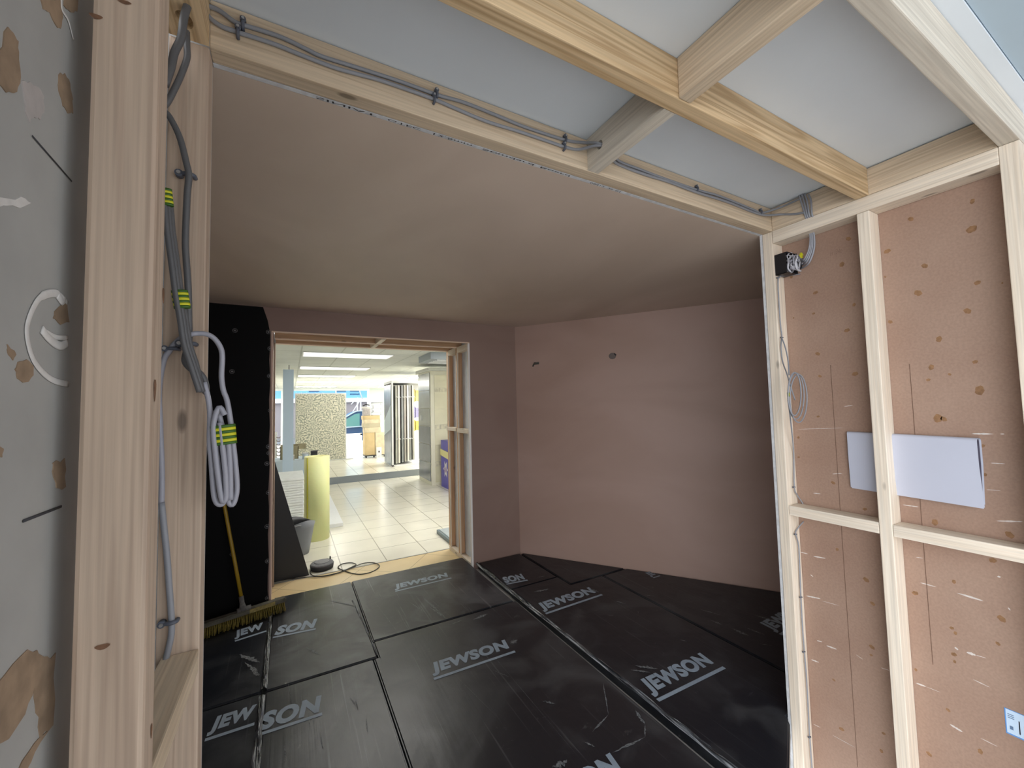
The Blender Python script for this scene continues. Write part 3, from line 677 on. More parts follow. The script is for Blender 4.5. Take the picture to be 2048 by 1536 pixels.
F8 = sheet([(2.150, 2.94), (wall_x(2.94), 2.94), (wall_x(3.80), 3.80), (2.150, 3.80)], 'black corner floor board against the far corner of the room', DPM, .012)
F9 = sheet([(1.655, .95), (1.67, .95), (1.870, 1.036), (2.118, 1.158), (2.153, 1.190), (2.490, 1.195), (2.490, 2.925), (2.138, 2.925), (2.138, 3.112), (1.655, 3.112)], 'long black floor board right of the main creased seam, two prints on it', DPM, .014)
F10 = sheet([(2.505, 1.20), (wall_x(1.20)-.02, 1.20), (wall_x(2.925), 2.925), (2.505, 2.925)], 'black floor board along the plastered right wall', DPM, .012)

def jew(s, A, B, h, parent, z, start=0.0):
    A = Vector((A[0], A[1], z)); B = Vector((B[0], B[1], z)); U = (B-A); w = U.length; U.normalize(); V = Z.cross(U)
    lettering('printed_name', s, A+V*(h*.20)+U*w*.01, U, V, PRINT, parent, w*.99, h*.82, shear=.16, bold=.055, eps=.0016)
    bm = bmesh.new(); vs = [bm.verts.new(A+U*a+V*b+Z*.0016) for a, b in ((0, 0), (w, 0), (w, h*.13), (0, h*.13))]; bm.faces.new(vs)
    setpar(done('printed_underline', bm, PRINT), parent)
def pz(px, py, z=0): p = atz(px, py, z); return (p.x, p.y)
jew('JEWSON', pz(1318.7, 1404, .014), pz(1452, 1337.5, .014), .172, F9, .014)
jew('JEWSON', pz(1093, 1229, .014), pz(1206, 1190.6, .014), .172, F9, .014)
jew('JEWSON', pz(868.8, 1360.7), pz(1031.6, 1305), .160, F6, 0)
a = pz(408.8, 1484); b_ = pz(508.4, 1451); jew('JEW', a, b_, .165, F4, 0)
a = pz(514, 1474); b_ = pz(644.6, 1431); jew('SON', a, b_, .165, F5, 0)
a = pz(470, 1284); b_ = pz(530, 1267); jew('JEW', (a[0]+.0, a[1]), (-.143, b_[1]+.02), .165, F1, 0)
a = pz(545, 1277); b_ = pz(631, 1259.7); jew('SON', (max(a[0], -.112), a[1]), b_, .165, F2, 0)
jew('JEWSON', (.80, 3.63), (1.31, 3.63), .150, F3, 0)
a = pz(1005, 1172, .01); b_ = pz(1050, 1163, .01); jew('SON', (1.668, a[1]), (1.87, b_[1]), .160, F7, .010)
jew('JEWSON', (.74, 1.32), (1.27, 1.32), .160, F6, 0)
jew('JEWSON', (2.86, 1.58), (3.36, 1.60), .160, F10, .012)
jew('JE', (2.84, 2.64), (wall_x(2.70)-.03, 2.64), .120, F10, .012)

# creased polythene folds along the seams
def crease(label, pts, w, h, z, mat=FILMLINE, seed=0, name='polythene_fold'):
    P = catmull(pts, 22); bm = bmesh.new(); rows = []
    for i, p in enumerate(P):
        t = (P[min(i+1, len(P)-1)]-P[max(0, i-1)]).normalized(); n_ = Vector((-t.y, t.x, 0)); row = []
        for k in range(7):
            u = k/6*2-1; hh = (1-u*u)*h*(.6+.8*mnoise.noise(Vector((seed+i*.21, k*1.3, 0))))
            ww = w*(1+.35*mnoise.noise(Vector((seed+7+i*.13, 0, 0))))
            row.append(bm.verts.new(p+n_*u*ww+Z*(z+max(.0003, hh+.0015*mnoise.noise(Vector((i*1.7, k*2.1, seed)))))))
        rows.append(row)
    for i in range(len(rows)-1):
        for k in range(6): bm.faces.new((rows[i][k], rows[i+1][k], rows[i+1][k+1], rows[i][k+1]))
    return thing_mesh(name, bm, mat, label, 'polythene fold')
def V2(*a): return [Vector((x, y, 0)) for x, y in a]
crease('long shiny creased polythene fold along the main seam, from door jamb to foreground', V2((1.640, 3.80), (1.640, 3.1), (1.650, 2.4), (1.658, 1.6), (1.662, .97)), .017, .016, .010, seed=3)
crease('pale creased polythene fold left, between the split letters by the broom', V2((-.13, 3.62), (-.127, 3.2), (-.125, 2.79)), .014, .012, .001, seed=9)
crease('pale creased polythene fold near left, running out of the bottom of the photo', V2((-.132, 2.73), (-.129, 2.2), (-.135, 1.5), (-.13, .97)), .016, .012, .001, seed=15)
crease('thin crease in the polythene between the two boards at the doorway', V2((.455, 3.66), (.48, 3.2), (.495, 2.78)), .006, .005, .001, seed=21)
# pale dusty scuffs and scratches on the floor sheets
def scuffs(name, parent, lst, z):
    bm = bmesh.new()
    for j, (x0, y0, x1, y1, w) in enumerate(lst):
        a = atz(x0, y0, z); b_ = atz(x1, y1, z); d = b_-a; n_ = Vector((-d.y, d.x, 0)).normalized(); n = 26; up, dn = [], []
        for k in range(n+1):
            t = k/n; e = (math.sin(math.pi*t)+.05)*(.6+.6*mnoise.noise(Vector((j*5.3, k*.45, 1)))+.25*mnoise.noise(Vector((j*2.3, k*1.6, 5)))); e = max(.05, e)
            c = a+d*t+Z*.0014+n_*w*.0008*mnoise.noise(Vector((j, k*.25, 4))); up.append(bm.verts.new(c+n_*w*.001*e)); dn.append(bm.verts.new(c-n_*w*.001*e))
        for k in range(n): bm.faces.new((up[k], up[k+1], dn[k+1], dn[k]))
    setpar(done(name, bm, DUST), parent)
scuffs('scuff_marks', F9, [(1270,1332,1315,1338,16),(1262,1340,1300,1345,9),(1068,1184,1100,1178,16),(1180,1178,1198,1185,18),(1230,1202,1252,1208,11),(1290,1190,1312,1193,6),(1361,1280,1374,1283,5),(1075,1155,1090,1152,10)], .0145)
scuffs('scuff_marks', F6, [(1206,1366,1217,1430,5),(1217,1430,1185,1464,6),(1270,1420,1290,1450,10),(1290,1450,1290,1475,5),(1290,1475,1225,1506,8),(1170,1485,1190,1494,8),(1085,1402,1110,1408,8),(946,1240,975,1228,22),(1020,1288,1035,1280,20),(985,1340,1020,1355,3),(900,1340,1000,1440,1.2),(935,1250,1170,1530,1.2),(1105,1536,1135,1522,18)], 0)
scuffs('scuff_marks', F5, [(711,1400,716,1420,4),(700,1395,712,1412,3),(641,1470,646,1500,3),(617,1420,620,1460,2),(568,1490,572,1520,4),(575,1360,585,1410,2),(732,1435,735,1465,3),(602,1390,606,1420,2)], 0)
scuffs('scuff_marks', F3, [(845,1195,880,1225,16),(860,1215,895,1238,12),(820,1205,850,1225,5),(900,1250,925,1240,6),(790,1215,830,1280,1.2),(840,1180,920,1250,1.2),(748,1203,800,1270,1.5),(700,1165,745,1200,1.2)], 0)
scuffs('scuff_marks', F2, [(655,1200,720,1215,8),(612,1295,640,1310,10),(710,1285,740,1283,3),(590,1240,600,1330,1.2),(560,1235,570,1330,1.2)], 0)
scuffs('scuff_marks', F1, [(478,1310,520,1325,24),(490,1325,520,1350,14),(505,1345,518,1352,10)], 0)
scuffs('scuff_marks', F10, [(1400,1219,1440,1230,8),(1420,1240,1445,1250,10),(1510,1231,1555,1243,10),(1465,1258,1498,1272,16),(1490,1255,1530,1270,9),(1520,1288,1545,1292,6)], .0125)

# ================================================================== BACK WALL DETAIL
# black polythene facing with plasterboard screws, left of the doorway
blk_pts = []
for i in range(24):
    z = -.045+i*(2.43+.045)/23; blk_pts.append((-.150+(.012*math.sin(i*2.7) if z > 2.2 else .004*math.sin(i*1.9))-(.02 if z > 2.26 else 0)-(.022 if z > 2.36 else 0), z))
bm = poly_prism([(-.99, -.045)]+blk_pts+[(-.99, 2.43)], [], Vector((0, 3.8245, 0)), X, Z, Y, .005)
blk = done('polythene_facing', bm, DPM_W); tag(blk, 'black polythene facing fixed with screws on the wall left of the doorway', 'membrane')
for p in ((470,661),(464,743),(537,664),(540,697),(539,752),(541,821),(537,893),(538,906),(534,927),(537,985),(534,1053),(535,1122),(535,1196),(465,1108),(466,850)):
    c = aty(*p, 3.824); bm = bmesh.new()
    for k in range(8):
        a = k*math.pi/4; tube(bm, [c+Vector((.006*math.cos(a), 0, .006*math.sin(a))), c+Vector((.015*math.cos(a+.3), -.001, .015*math.sin(a+.3)))], .0009, 2, 4)
    tube(bm, [c+Vector((.016*math.cos(a*math.pi/6), 0, .016*math.sin(a*math.pi/6))) for a in range(13)], .0011, 2, 4)
    cyl(bm, c, .005, .002, 10, axis=-Y); setpar(done('washer_screw', bm, plain('dull_screw', (.30, .30, .31), .45, metal=.5) if 'dull_screw' not in bpy.data.materials else bpy.data.materials['dull_screw']), blk)

# doorway lining frame
dg = 'softwood lining pieces of the far doorway'
timber('head_rail', 'nearer tan head rail across the top of the far doorway', (DX0+.002, DX1+.06, 4.166, 4.210, DZ, 2.335), 'x', 'tan', 'rail')
timber('head_rail', 'further tan head rail across the top of the far doorway', (DX0+.002, DX1+.06, 4.458, 4.503, DZ, 2.335), 'x', 'tan', 'rail')
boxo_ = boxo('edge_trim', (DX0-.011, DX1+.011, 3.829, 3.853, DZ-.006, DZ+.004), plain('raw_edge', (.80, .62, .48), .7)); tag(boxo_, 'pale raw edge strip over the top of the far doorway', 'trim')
struct('trim_1', (DX0-.01, DX1+.07, 3.86, 4.50, 2.337, 2.345), WALLWHITE)
hx = .735
timber('head_noggin', 'short pale noggin across the doorway head near its middle', (.74, .785, 3.856, 4.163, DZ-.012, 2.333), 'y', 'white', 'noggin')
timber('head_noggin', 'short pale noggin between the two head rails near their middle', (.74, .785, 4.2115, 4.4565, DZ-.012, 2.333), 'y', 'white', 'noggin')
timber('top_rail', 'pale top rail of the right doorway lining', (DX1, DX1+.062, 3.856, 4.165, DZ-.062, DZ-.001), 'y', 'white', 'rail')
timber('top_rail', 'pale top rail end piece at the far edge of the doorway lining', (DX1, DX1+.062, 4.211, 4.457, DZ-.062, DZ-.001), 'y', 'white', 'rail')
timber('bottom_rail', 'pale bottom rail of the right doorway lining', (DX1, DX1+.062, 3.856, 4.503, -.05, .0), 'y', 'white', 'rail')
timber('lining_stud', 'tan lining stud halfway along the right side of the doorway', (DX1, DX1+.062, 4.166, 4.208, .001, DZ-.001), 'z', 'tan', 'stud')
timber('lining_stud', 'tan lining stud at the outer end of the right side of the doorway', (DX1, DX1+.062, 4.460, 4.503, .001, DZ-.001), 'z', 'tan', 'stud')
timber('lining_noggin', 'pale noggin in the near bay of the right doorway lining', (DX1-.012, DX1+.05, 3.87, 4.165, 1.30, 1.345), 'y', 'white', 'noggin')
timber('lining_noggin', 'pale noggin in the outer bay of the right doorway lining', (DX1-.012, DX1+.05, 4.209, 4.50, 1.31, 1.35), 'y', 'white', 'noggin')
for (ya, yb, l) in ((4.152, 4.166, 'thin pale batten face on the middle lining stud'), (4.446, 4.460, 'thin pale batten face on the outer lining stud')):
    timber('edge_batten', l, (DX1-.004, DX1+.012, ya+.0005, yb-.0005, .002, DZ-.064), 'z', 'white', 'batten')
back = boxo('backing_board', (DX1+.063, DX1+.072, 3.845, 4.503, -.05, 2.33), plain('backing_board_white', (.82, .88, .95), .7, var=.05, scale=20)); tag(back, 'white backing board behind the right doorway lining studs', 'board')
et = boxo('edge_trim', (DX1-.006, DX1+.0115, 3.829, 3.857, -.05, DZ-.007), plain('raw_edge_white', (.92, .89, .86), .7)); tag(et, 'pale raw edge strip down the right side of the far doorway', 'trim')
et = boxo('edge_trim', (DX0-.0135, DX0-.001, 3.8215, 3.90, .001, DZ-.007), plain('raw_edge_pink', (.60, .43, .35), .7)); tag(et, 'thin pinkish edge strip down the left side of the far doorway', 'trim')
timber('lining_stud', 'narrow lining stud seen edge-on at the left side of the doorway', (DX0-.0135, DX0-.001, 4.455, 4.503, -.05, DZ-.001), 'z', 'pink', 'stud')
for ya, yb, l in ((4.164, 4.2105, 'added pale strip painting the lit underside of the nearer tan head rail'), (4.457, 4.5035, 'added pale strip painting the lit underside of the further tan head rail')):
    tag(boxo('lit_underside_strip', (DX0+.003, DX1+.0, ya, yb, DZ-.008, DZ-.0005), bpy.data.materials['raw_edge']), l, 'trim')  # light on the rails' undersides put into these added strips' pale colour
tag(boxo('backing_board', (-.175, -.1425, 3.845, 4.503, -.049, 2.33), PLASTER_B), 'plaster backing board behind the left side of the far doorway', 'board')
# anchor holes with dark plugs in the right wall
for px, py, lab_ in ((1072, 727, 'left'), (1225, 712, 'right')):
    d = ray(px, py); p = EYE+d*(((WA-EYE).dot(wn))/(d.dot(wn))) - wn*.001
    bm = bmesh.new()
    inw = -wn
    if lab_ == 'left':
        tube(bm, [p-wd*.035-Z*.03+inw*.004, p-wd*.02-Z*.008+inw*.012, p+inw*.016, p+wd*.03+Z*.008+inw*.004], .007, 4, 7)
        tube(bm, [p-wd*.02+inw*.004, p+wd*.035+Z*.002+inw*.004], .012, 3, 7)
        thing_mesh('cable_end', bm, plain('grey_green_cable_end', (.07, .07, .06), .6), 'dark cable end poking out of the plaster near the far corner', 'cable end')
    else:
        tube(bm, [p+wd*.032*math.cos(a*math.pi/6)+Z*.028*math.sin(a*math.pi/6)+inw*.002 for a in range(13)], .003, 3, 6)
        cyl(bm, p+inw*.0005, .030, .003, 18, axis=inw)
        tube(bm, [p+wd*.02+Z*.022+inw*.005, p+wd*.036+Z*.004+inw*.006], .007, 3, 6, mi=1)
        thing_mesh('blanking_plug', bm, [plain('grey_plug', (.17, .14, .13), .6), INK], 'round grey plugged cable outlet on the plastered right wall', 'outlet')

# broom
br = empty('broom', (-.285, 3.77, 0), 'yellow-handled broom leaning on the black polythene facing', 'broom')
hd = Vector((.47, .14, 0)).normalized(); hn = Vector((-hd.y, hd.x, 0))
HC = Vector((-.285, 3.71, 0))
bm = bmesh.new(); obox(bm, HC+Z*.085, hd, hn, Z, .265, .030, .016, .006); setpar(done('broom_head', bm, DIRTYWOOD), br)
bm = bmesh.new()
rb = random.Random(5)
for i in range(40):
    for j in range(5):
        c = HC+hd*(-.25+.5*i/39)+hn*(-.024+.012*j)
        e = Vector((rb.uniform(-.010, .010), rb.uniform(-.012, .008), 0))+hn*(-.006+.004*j)+hd*(.02*(i/39-.5))
        tube(bm, [c+Z*.070, c+e*.5+Z*.035, c+e+Z*.002], [.0042, .0045, .0036, .003], 1, 5)
setpar(done('bristles', bm, BRISTLE), br)
bm = bmesh.new(); tube(bm, [HC+hd*(-.02)+Z*.10, HC+hd*(-.025)+Z*.15+hn*.01, HC+hd*(-.03)+Z*.20+hn*.02], [.030, .022, .016, .016, .016, .015], 2, 12)
tube(bm, [HC-hd*.06+Z*.103, HC+hd*.03+Z*.103], .022, 2, 8); setpar(done('handle_socket', bm, plain('grey_socket', (.11, .105, .10), .7, var=.3, scale=60)), br)
ht = aty(437, 948, 3.80); hbp = HC+hd*(-.028)+Z*.19+hn*.018
bm = bmesh.new(); tube(bm, [hbp, hbp.lerp(ht, .5), ht], .0125, 2, 12); setpar(done('broom_handle', bm, YELLOW_H), br)
bm = bmesh.new(); cyl(bm, ht, .0135, .03, 12, axis=(ht-hbp).normalized()); setpar(done('handle_cap', bm, plain('red_cap', (.45, .06, .03), .5)), br)
bm = bmesh.new(); obox(bm, HC+hd*.10-hn*.0335+Z*.088, hd, hn, Z, .085, .0015, .014, 0); setpar(done('head_sticker', bm, plain('yellow_sticker', (.26, .20, .06), .6, var=.3, scale=60)), br)
br.location = br.location

# ================================================================== SHOWROOM
FZ = -.05; SZC = 2.54; YB = 19.55
struct('floor', (-.70, 2.20, 4.072, 4.53, FZ-.05, FZ), THRESH)
struct('floor', (-3.2, 5.2, 4.531, 9.80, FZ-.05, FZ), FLOORTILE)
struct('floor', (-3.2, .68, 9.801, 12.3, FZ-.05, FZ), FLOORTILE)
struct('trim_2', (DX0, DX1+.06, 4.522, 4.540, FZ, FZ+.004), plain('grey_threshold_strip', (.40, .40, .38), .4))
bm = poly_prism([(.68, 9.80), (5.2, 9.80), (5.2, YB), (-3.2, YB), (-3.2, 12.3), (.68, 12.3)], [], Vector((0, 0, FZ-.04)), X, Y, Z, .19)
o = done('floor', bm, FLOORTILE); o['kind'] = 'structure'
struct('trim_3', (.66, 5.2, 9.785, 9.7995, FZ, .10), plain('grey_riser', (.27, .30, .33), .6))
struct('ceiling', (-3.2, 5.2, 4.52, YB, SZC, SZC+.03), CEILTILE)
struct('wall_left', (-3.23, -3.2, 4.53, YB, -.05, SZC), WALLWHITE)
struct('wall_right', (5.2, 5.23, 4.53, YB, -.05, SZC), WALLWHITE)
struct('wall_back', (3.20, 5.2, YB, YB+.06, .1, SZC), plain('shop_grey_green_wall', (.60, .66, .62), .7))
# shop front window
wf = plain('white_window_frame', (.78, .82, .84), .4)
bm = bmesh.new()
bx(bm, -3.2, 3.2, YB, YB+.06, 2.44, SZC); bx(bm, -3.2, 3.2, YB, YB+.06, .10, .16); bx(bm, 3.10, 3.2, YB, YB+.06, .16, 2.44); bx(bm, -3.2, -3.14, YB, YB+.06, .16, 2.44)
bx(bm, -.35, -.28, YB, YB+.06, .16, 2.44); bx(bm, 1.75, 1.80, YB, YB+.06, .16, 2.44)
o = done('window_1', bm, wf); o['kind'] = 'structure'
gm, gnt, gb = newmat('clear_glass'); gb.inputs['Transmission Weight'].default_value = 1; gb.inputs['Roughness'].default_value = 0; gb.inputs['IOR'].default_value = 1.1; gb.inputs['Base Color'].default_value = (.94, .98, 1, 1)
setpar(boxo('window_pane', (-3.14, 3.10, YB+.027, YB+.033, .16, 2.44), gm), o)

# ceiling lamps
def lamp(x0, x1, y0, y1, s, label, col=(1, .98, .93)):
    r = empty('ceiling_lamp', ((x0+x1)/2, (y0+y1)/2, SZC-.012), label, 'ceiling lamp')
    bm = bmesh.new(); z0, z1 = SZC-.012, SZC-.001; w = .02
    bx(bm, x0, x1, y0, y0+w, z0, z1); bx(bm, x0, x1, y1-w, y1, z0, z1); bx(bm, x0, x0+w, y0+w, y1-w, z0, z1); bx(bm, x1-w, x1, y0+w, y1-w, z0, z1)
    setpar(done('lamp_frame', bm, WHITE), r)
    m = emit('lamp_diffuser_%.1f' % s, col, s) if 'lamp_diffuser_%.1f' % s not in bpy.data.materials else bpy.data.materials['lamp_diffuser_%.1f' % s]
    setpar(boxo('lamp_diffuser', (x0+w, x1-w, y0+w, y1-w, SZC-.009, SZC-.003), m), r)
for y0, s, l in ((7.32, 1.1, 'nearest dim louvred ceiling lamp above the tiled walkway'), (9.75, 1.4, 'second dim louvred ceiling lamp above the walkway'), (12.1, 3.0, 'third louvred ceiling lamp above the walkway'),
                 (14.6, LAMP_FAR, 'bright ceiling lamp above the wallpaper board, nearer one'), (17.6, LAMP_FAR, 'bright ceiling lamp closest to the shop window')):
    lamp(.17, 1.63, y0, y0+.62, s, l)
for x0, y0, s, l in ((3.15, 9.70, LAMP_FAR, 'bright ceiling lamp above the tiled display pillar'), (3.15, 12.1, LAMP_FAR, 'bright ceiling lamp behind the tile rack'), (3.25, 14.3, LAMP_FAR, 'bright ceiling lamp above the grey wall'), (3.3, 17.6, LAMP_FAR, 'farthest bright ceiling lamp at the right')):
    lamp(x0, x0+1.2, y0, y0+.6, s, l)
# air conditioner
ac = empty('air_conditioner', (2.5, 7.0, 2.40), 'grey and white ceiling air conditioning unit at the top right of the doorway view', 'air conditioner')
setpar(boxo('unit_casing', (2.12, 3.0, 6.75, 7.5, 2.42, SZC-.001), plain('ac_grey', (.36, .40, .44), .5)), ac)
bm = bmesh.new()
for k in range(6): bx(bm, 2.25, 2.95, 6.80+k*.11, 6.85+k*.11, 2.405, 2.419)
setpar(done('grille_slats', bm, WHITE), ac)

# yellow roll
ro = empty('underlay_roll', (.30, 5.82, FZ), 'tall standing roll of translucent yellow underlay', 'roll')
def spiral(bm, cx, cy, r0, r1, turns, z0, z1, th=.004):
    n = int(turns*40); a_, b_ = [], []
    for i in range(n+1):
        t = i/n; a = -2.6+t*turns*2*math.pi; r = r1+(r0-r1)*t
        a_.append(bm.verts.new((cx+r*math.cos(a), cy+r*math.sin(a), z0))); b_.append(bm.verts.new((cx+r*math.cos(a), cy+r*math.sin(a), z1)))
    for i in range(n): f = bm.faces.new((a_[i], a_[i+1], b_[i+1], b_[i])); f.smooth = True
ym, ynt, ybs = newmat('yellow_foam_film'); ybs.inputs['Base Color'].default_value = (.86, .84, .40, 1); ybs.inputs['Roughness'].default_value = .4
tc = N(ynt, 'ShaderNodeTexCoord'); wv = N(ynt, 'ShaderNodeTexWave', bands_direction='Z', i_Scale=45.0); ynt.links.new(tc.outputs['Object'], wv.inputs['Vector']); bump(ynt, ybs, wv.outputs[1], .002, .3)
ybs.inputs['Subsurface Weight'].default_value = .15
bm = bmesh.new(); spiral(bm, .30, 5.82, .075, .155, 7, FZ, .99)
o = done('rolled_foam', bm, ym); sm = o.modifiers.new('t', 'SOLIDIFY'); sm.thickness = .004; setpar(o, ro)
bm = bmesh.new(); cyl(bm, (.30, 5.82, FZ), .07, 1.0, 24, cap=False); o = done('roll_core', bm, CARD); sm = o.modifiers.new('t', 'SOLIDIFY'); sm.thickness = .006; setpar(o, ro)
bm = bmesh.new(); ang = -2.35
tube(bm, [Vector((.30+.160*math.cos(ang), 5.82+.160*math.sin(ang), FZ+.002)), Vector((.30+.161*math.cos(ang), 5.82+.161*math.sin(ang), .5)), Vector((.30+.160*math.cos(ang), 5.82+.160*math.sin(ang), .985))], .008, 3, 6)
setpar(done('roll_edge', bm, plain('yellow_edge', (.50, .47, .03), .5)), ro)

# stack of white foam sheets
nsh = 16
foam = plain('white_foam', (.84, .86, .86), .8, var=.05, scale=20)
f0 = None
for k in range(nsh):
    if f0 is None:
        bm = bmesh.new(); n = 26; top, bot = [], []
        pts = [(-.36, -.45), (.36, -.45), (.36, .45), (-.36, .45)]
        bx(bm, -.36, .36, -.45, .45, 0, .029, bev=.012); f0 = done('foam_sheet', bm, foam); o = f0
    else:
        o = f0.copy(); COL.objects.link(o)
    o.location = (-.175+(.006 if k % 2 else -.006), 7.52+.004*math.sin(k*2), FZ+.001+k*.0375-.0)
    o.scale = (1, 1, 1.27)
    tag(o, {0: 'white foam sheet, lowest of the stack left of the yellow roll', nsh-1: 'white foam sheet, topmost of the stack left of the yellow roll'}.get(k, 'white foam sheet in the middle of the wavy-edged stack left of the yellow roll'), 'foam sheet', 'foam sheets stacked left of the yellow roll')
# low white platform
lb_ = boxo('display_plinth', (.475, .655, 6.2, 8.55, FZ+.001, .0), WHITE, bev=.004); tag(lb_, 'low flat white display plinth on the floor right of the yellow roll', 'plinth')
# bucket
bk = empty('bucket', (.09, 5.32, FZ), 'grey flexible bucket with black inside, behind the leaning black panel', 'bucket')
bm = bmesh.new(); n = 36; ri = []
for j, (r, z) in enumerate(((.105, 0), (.122, .1), (.140, .2), (.158, .30), (.170, .36))):
    row = []
    for k in range(n):
        a = 2*math.pi*k/n; dz = (.030*math.cos(2*(a+1.1)) if j == 4 else 0); row.append(bm.verts.new((.09+r*math.cos(a), 5.32+r*math.sin(a), FZ+z+dz)))
    ri.append(row)
for j in range(4):
    for k in range(n): f = bm.faces.new((ri[j][k], ri[j][(k+1) % n], ri[j+1][(k+1) % n], ri[j+1][k])); f.smooth = True
bm.faces.new(ri[0][::-1])
o = done('bucket_shell', bm, [plain('bucket_grey', (.24, .25, .27), .5), BLACKPL]); sm = o.modifiers.new('t', 'SOLIDIFY'); sm.thickness = .006; sm.offset = -1; sm.material_offset = 1; setpar(o, bk)
bm = bmesh.new(); tube(bm, [Vector((.09+.167*math.cos(a), 5.32+.167*math.sin(a), FZ+.325+.03*math.sin((a+2.1)*3.0))) for a in [-2.25+.1*i for i in range(9)]], .007, 3, 8); setpar(done('bucket_handle', bm, plain('bucket_grey_light', (.40, .41, .43), .5)), bk)
# leaning black panel
bm = poly_prism([(-.95, FZ), (.17, FZ+.0), (-.13, 1.09), (-.40, 2.05), (-.95, 2.05)], [], Vector((0, 4.575, 0)), X, Z, Y, .012)
thing_mesh('black_panel', bm, plain('matt_black_panel', (.022, .023, .024), .5), 'matt black panel with a slanted edge standing outside the doorway', 'panel')
# grey cable hub on the floor
rl = empty('cable_reel', (.292, 4.70, FZ), 'round grey and black device on the threshold with a black lead', 'device')
bm = bmesh.new(); cyl(bm, (.292, 4.70, FZ+.001), .106, .045, 40, r2=.113); setpar(done('device_body', bm, plain('device_black', (.03, .03, .032), .7)), rl)
bm = bmesh.new(); cyl(bm, (.292, 4.70, FZ+.046), .113, .014, 40, r2=.104); setpar(done('device_rim', bm, plain('device_grey', (.17, .17, .18), .8, var=.2, scale=80)), rl)
bm = bmesh.new(); cyl(bm, (.292, 4.72, FZ+.060), .072, .006, 32, r2=.068); setpar(done('device_lid', bm, plain('device_grey_lid', (.24, .24, .25), .7, var=.1, scale=80)), rl)
bm = bmesh.new(); cyl(bm, (.375, 4.765, FZ+.058), .008, .028, 10); setpar(done('device_knob', bm, BLACKPL), rl)
cp = [(692,1212),(686,1245),(740,1292),(860,1300),(1000,1285),(1200,1230),(1380,1150),(1470,1100),(1380,1070),(1230,1090),(1160,1150),(1250,1200),(1400,1250),(1560,1265),(1750,1220),(1870,1130),(1780,1080),(1600,1085),(1450,1140),(1280,1212),(1060,1275),(860,1312),(640,1322),(420,1350),(210,1360),(60,1372)]
P = [atz(540+a*.1172, 1000+b_*.1172, FZ+.006) for a, b_ in cp]
for i, p in enumerate(P): p.z += .004*(i > 15)
bm = bmesh.new(); tube(bm, P, .0045, 6, 7); setpar(done('power_lead', bm, plain('black_lead', (.035, .035, .03), .5)), rl)['label'] = 'thin black lead looped on the tiles'
# shower tray
st = empty('shower_tray', (2.0, 4.95, FZ), 'grey shower tray on the tiles beside the right doorway lining', 'tray')
bm = bmesh.new(); bx(bm, 1.665, 2.5, 4.60, 5.16, FZ+.001, .0, bev=.01)
setpar(done('tray_base', bm, plain('tray_teal_grey', (.17, .22, .24), .4)), st)
bm = bmesh.new(); bx(bm, 1.69, 2.47, 4.62, 5.13, .0, .006); setpar(done('tray_basin', bm, plain('tray_top_grey', (.40, .45, .46), .35)), st)

# pillar
pl = empty('square_pillar', (-.04, 9.4, FZ), 'pale blue square pillar left of the wallpaper board', 'pillar')
setpar(boxo('pillar_shaft', (-.135, .055, 9.3, 9.5, FZ, 2.42), SKYPAINT), pl)
bm = bmesh.new(); cyl(bm, (-.03, 9.4, 2.42), .008, .10, 8); setpar(done('fixing_rod', bm, CLIP), pl)
# white plinth counter with things
ct = boxo('counter', (-.6, .66, 11.25, 12.2, FZ+.001, .38), plain('counter_blue_white', (.56, .66, .76), .5)); tag(ct, 'low pale blue-white counter behind the yellow roll', 'counter')
bxo = empty('cardboard_box', (-.05, 11.6, .381), 'open brown cardboard box on the low counter', 'box')
bm = bmesh.new(); bx(bm, -.22, .18, 11.60, 11.615, .382, .70); bx(bm, -.22, -.205, 11.60, 12.0, .382, .70); bx(bm, .165, .18, 11.60, 12.0, .382, .68); bx(bm, -.22, .18, 11.985, 12.0, .382, .72); bx(bm, -.2, .165, 11.62, 11.98, .382, .39)
setpar(done('carton', bm, plain('drab_cardboard', (.36, .32, .20), .8)), bxo)
setpar(boxo('carton_flap', (.18, .36, 11.80, 11.81, .60, .74), plain('drab_cardboard_flap', (.42, .37, .24), .8)), bxo)
bm = bmesh.new(); bx(bm, -.06, .09, 11.30, 11.45, .382, .50); bx(bm, -.02, .05, 11.33, 11.42, .5, .53); thing_mesh('tissue_box', bm, plain('pale_pink_box', (.55, .5, .46), .6), 'small pale box in front of the cardboard box on the counter', 'box')
jg = empty('paint_tub', (.33, 11.4, .381), 'small white tub with blue-white lid on the low counter', 'tub')
bm = bmesh.new(); cyl(bm, (.33, 11.4, .382), .065, .13, 20, r2=.072); setpar(done('tub_body', bm, plain('tub_white', (.62, .70, .78), .4)), jg)
bm = bmesh.new(); cyl(bm, (.33, 11.4, .512), .076, .02, 20); setpar(done('tub_lid', bm, WHITE), jg)
bm = bmesh.new(); tube(bm, [Vector((.395, 11.37, .41)), Vector((.42, 11.36, .45)), Vector((.40, 11.37, .50))], .008, 4, 6); setpar(done('tub_handle', bm, WHITE), jg)
cm = empty('coffee_machine', (.52, 11.42, .381), 'small black machine on the low counter beside the tub', 'machine')
setpar(boxo('machine_body', (.455, .60, 11.34, 11.5, .382, .55), BLACKPL, bev=.008), cm)
setpar(boxo('machine_top', (.445, .615, 11.33, 11.51, .552, .575), plain('dark_grey_top', (.05, .05, .06), .3), bev=.004), cm)
setpar(boxo('machine_tray', (.56, .63, 11.30, 11.335, .44, .455), STEEL), cm)

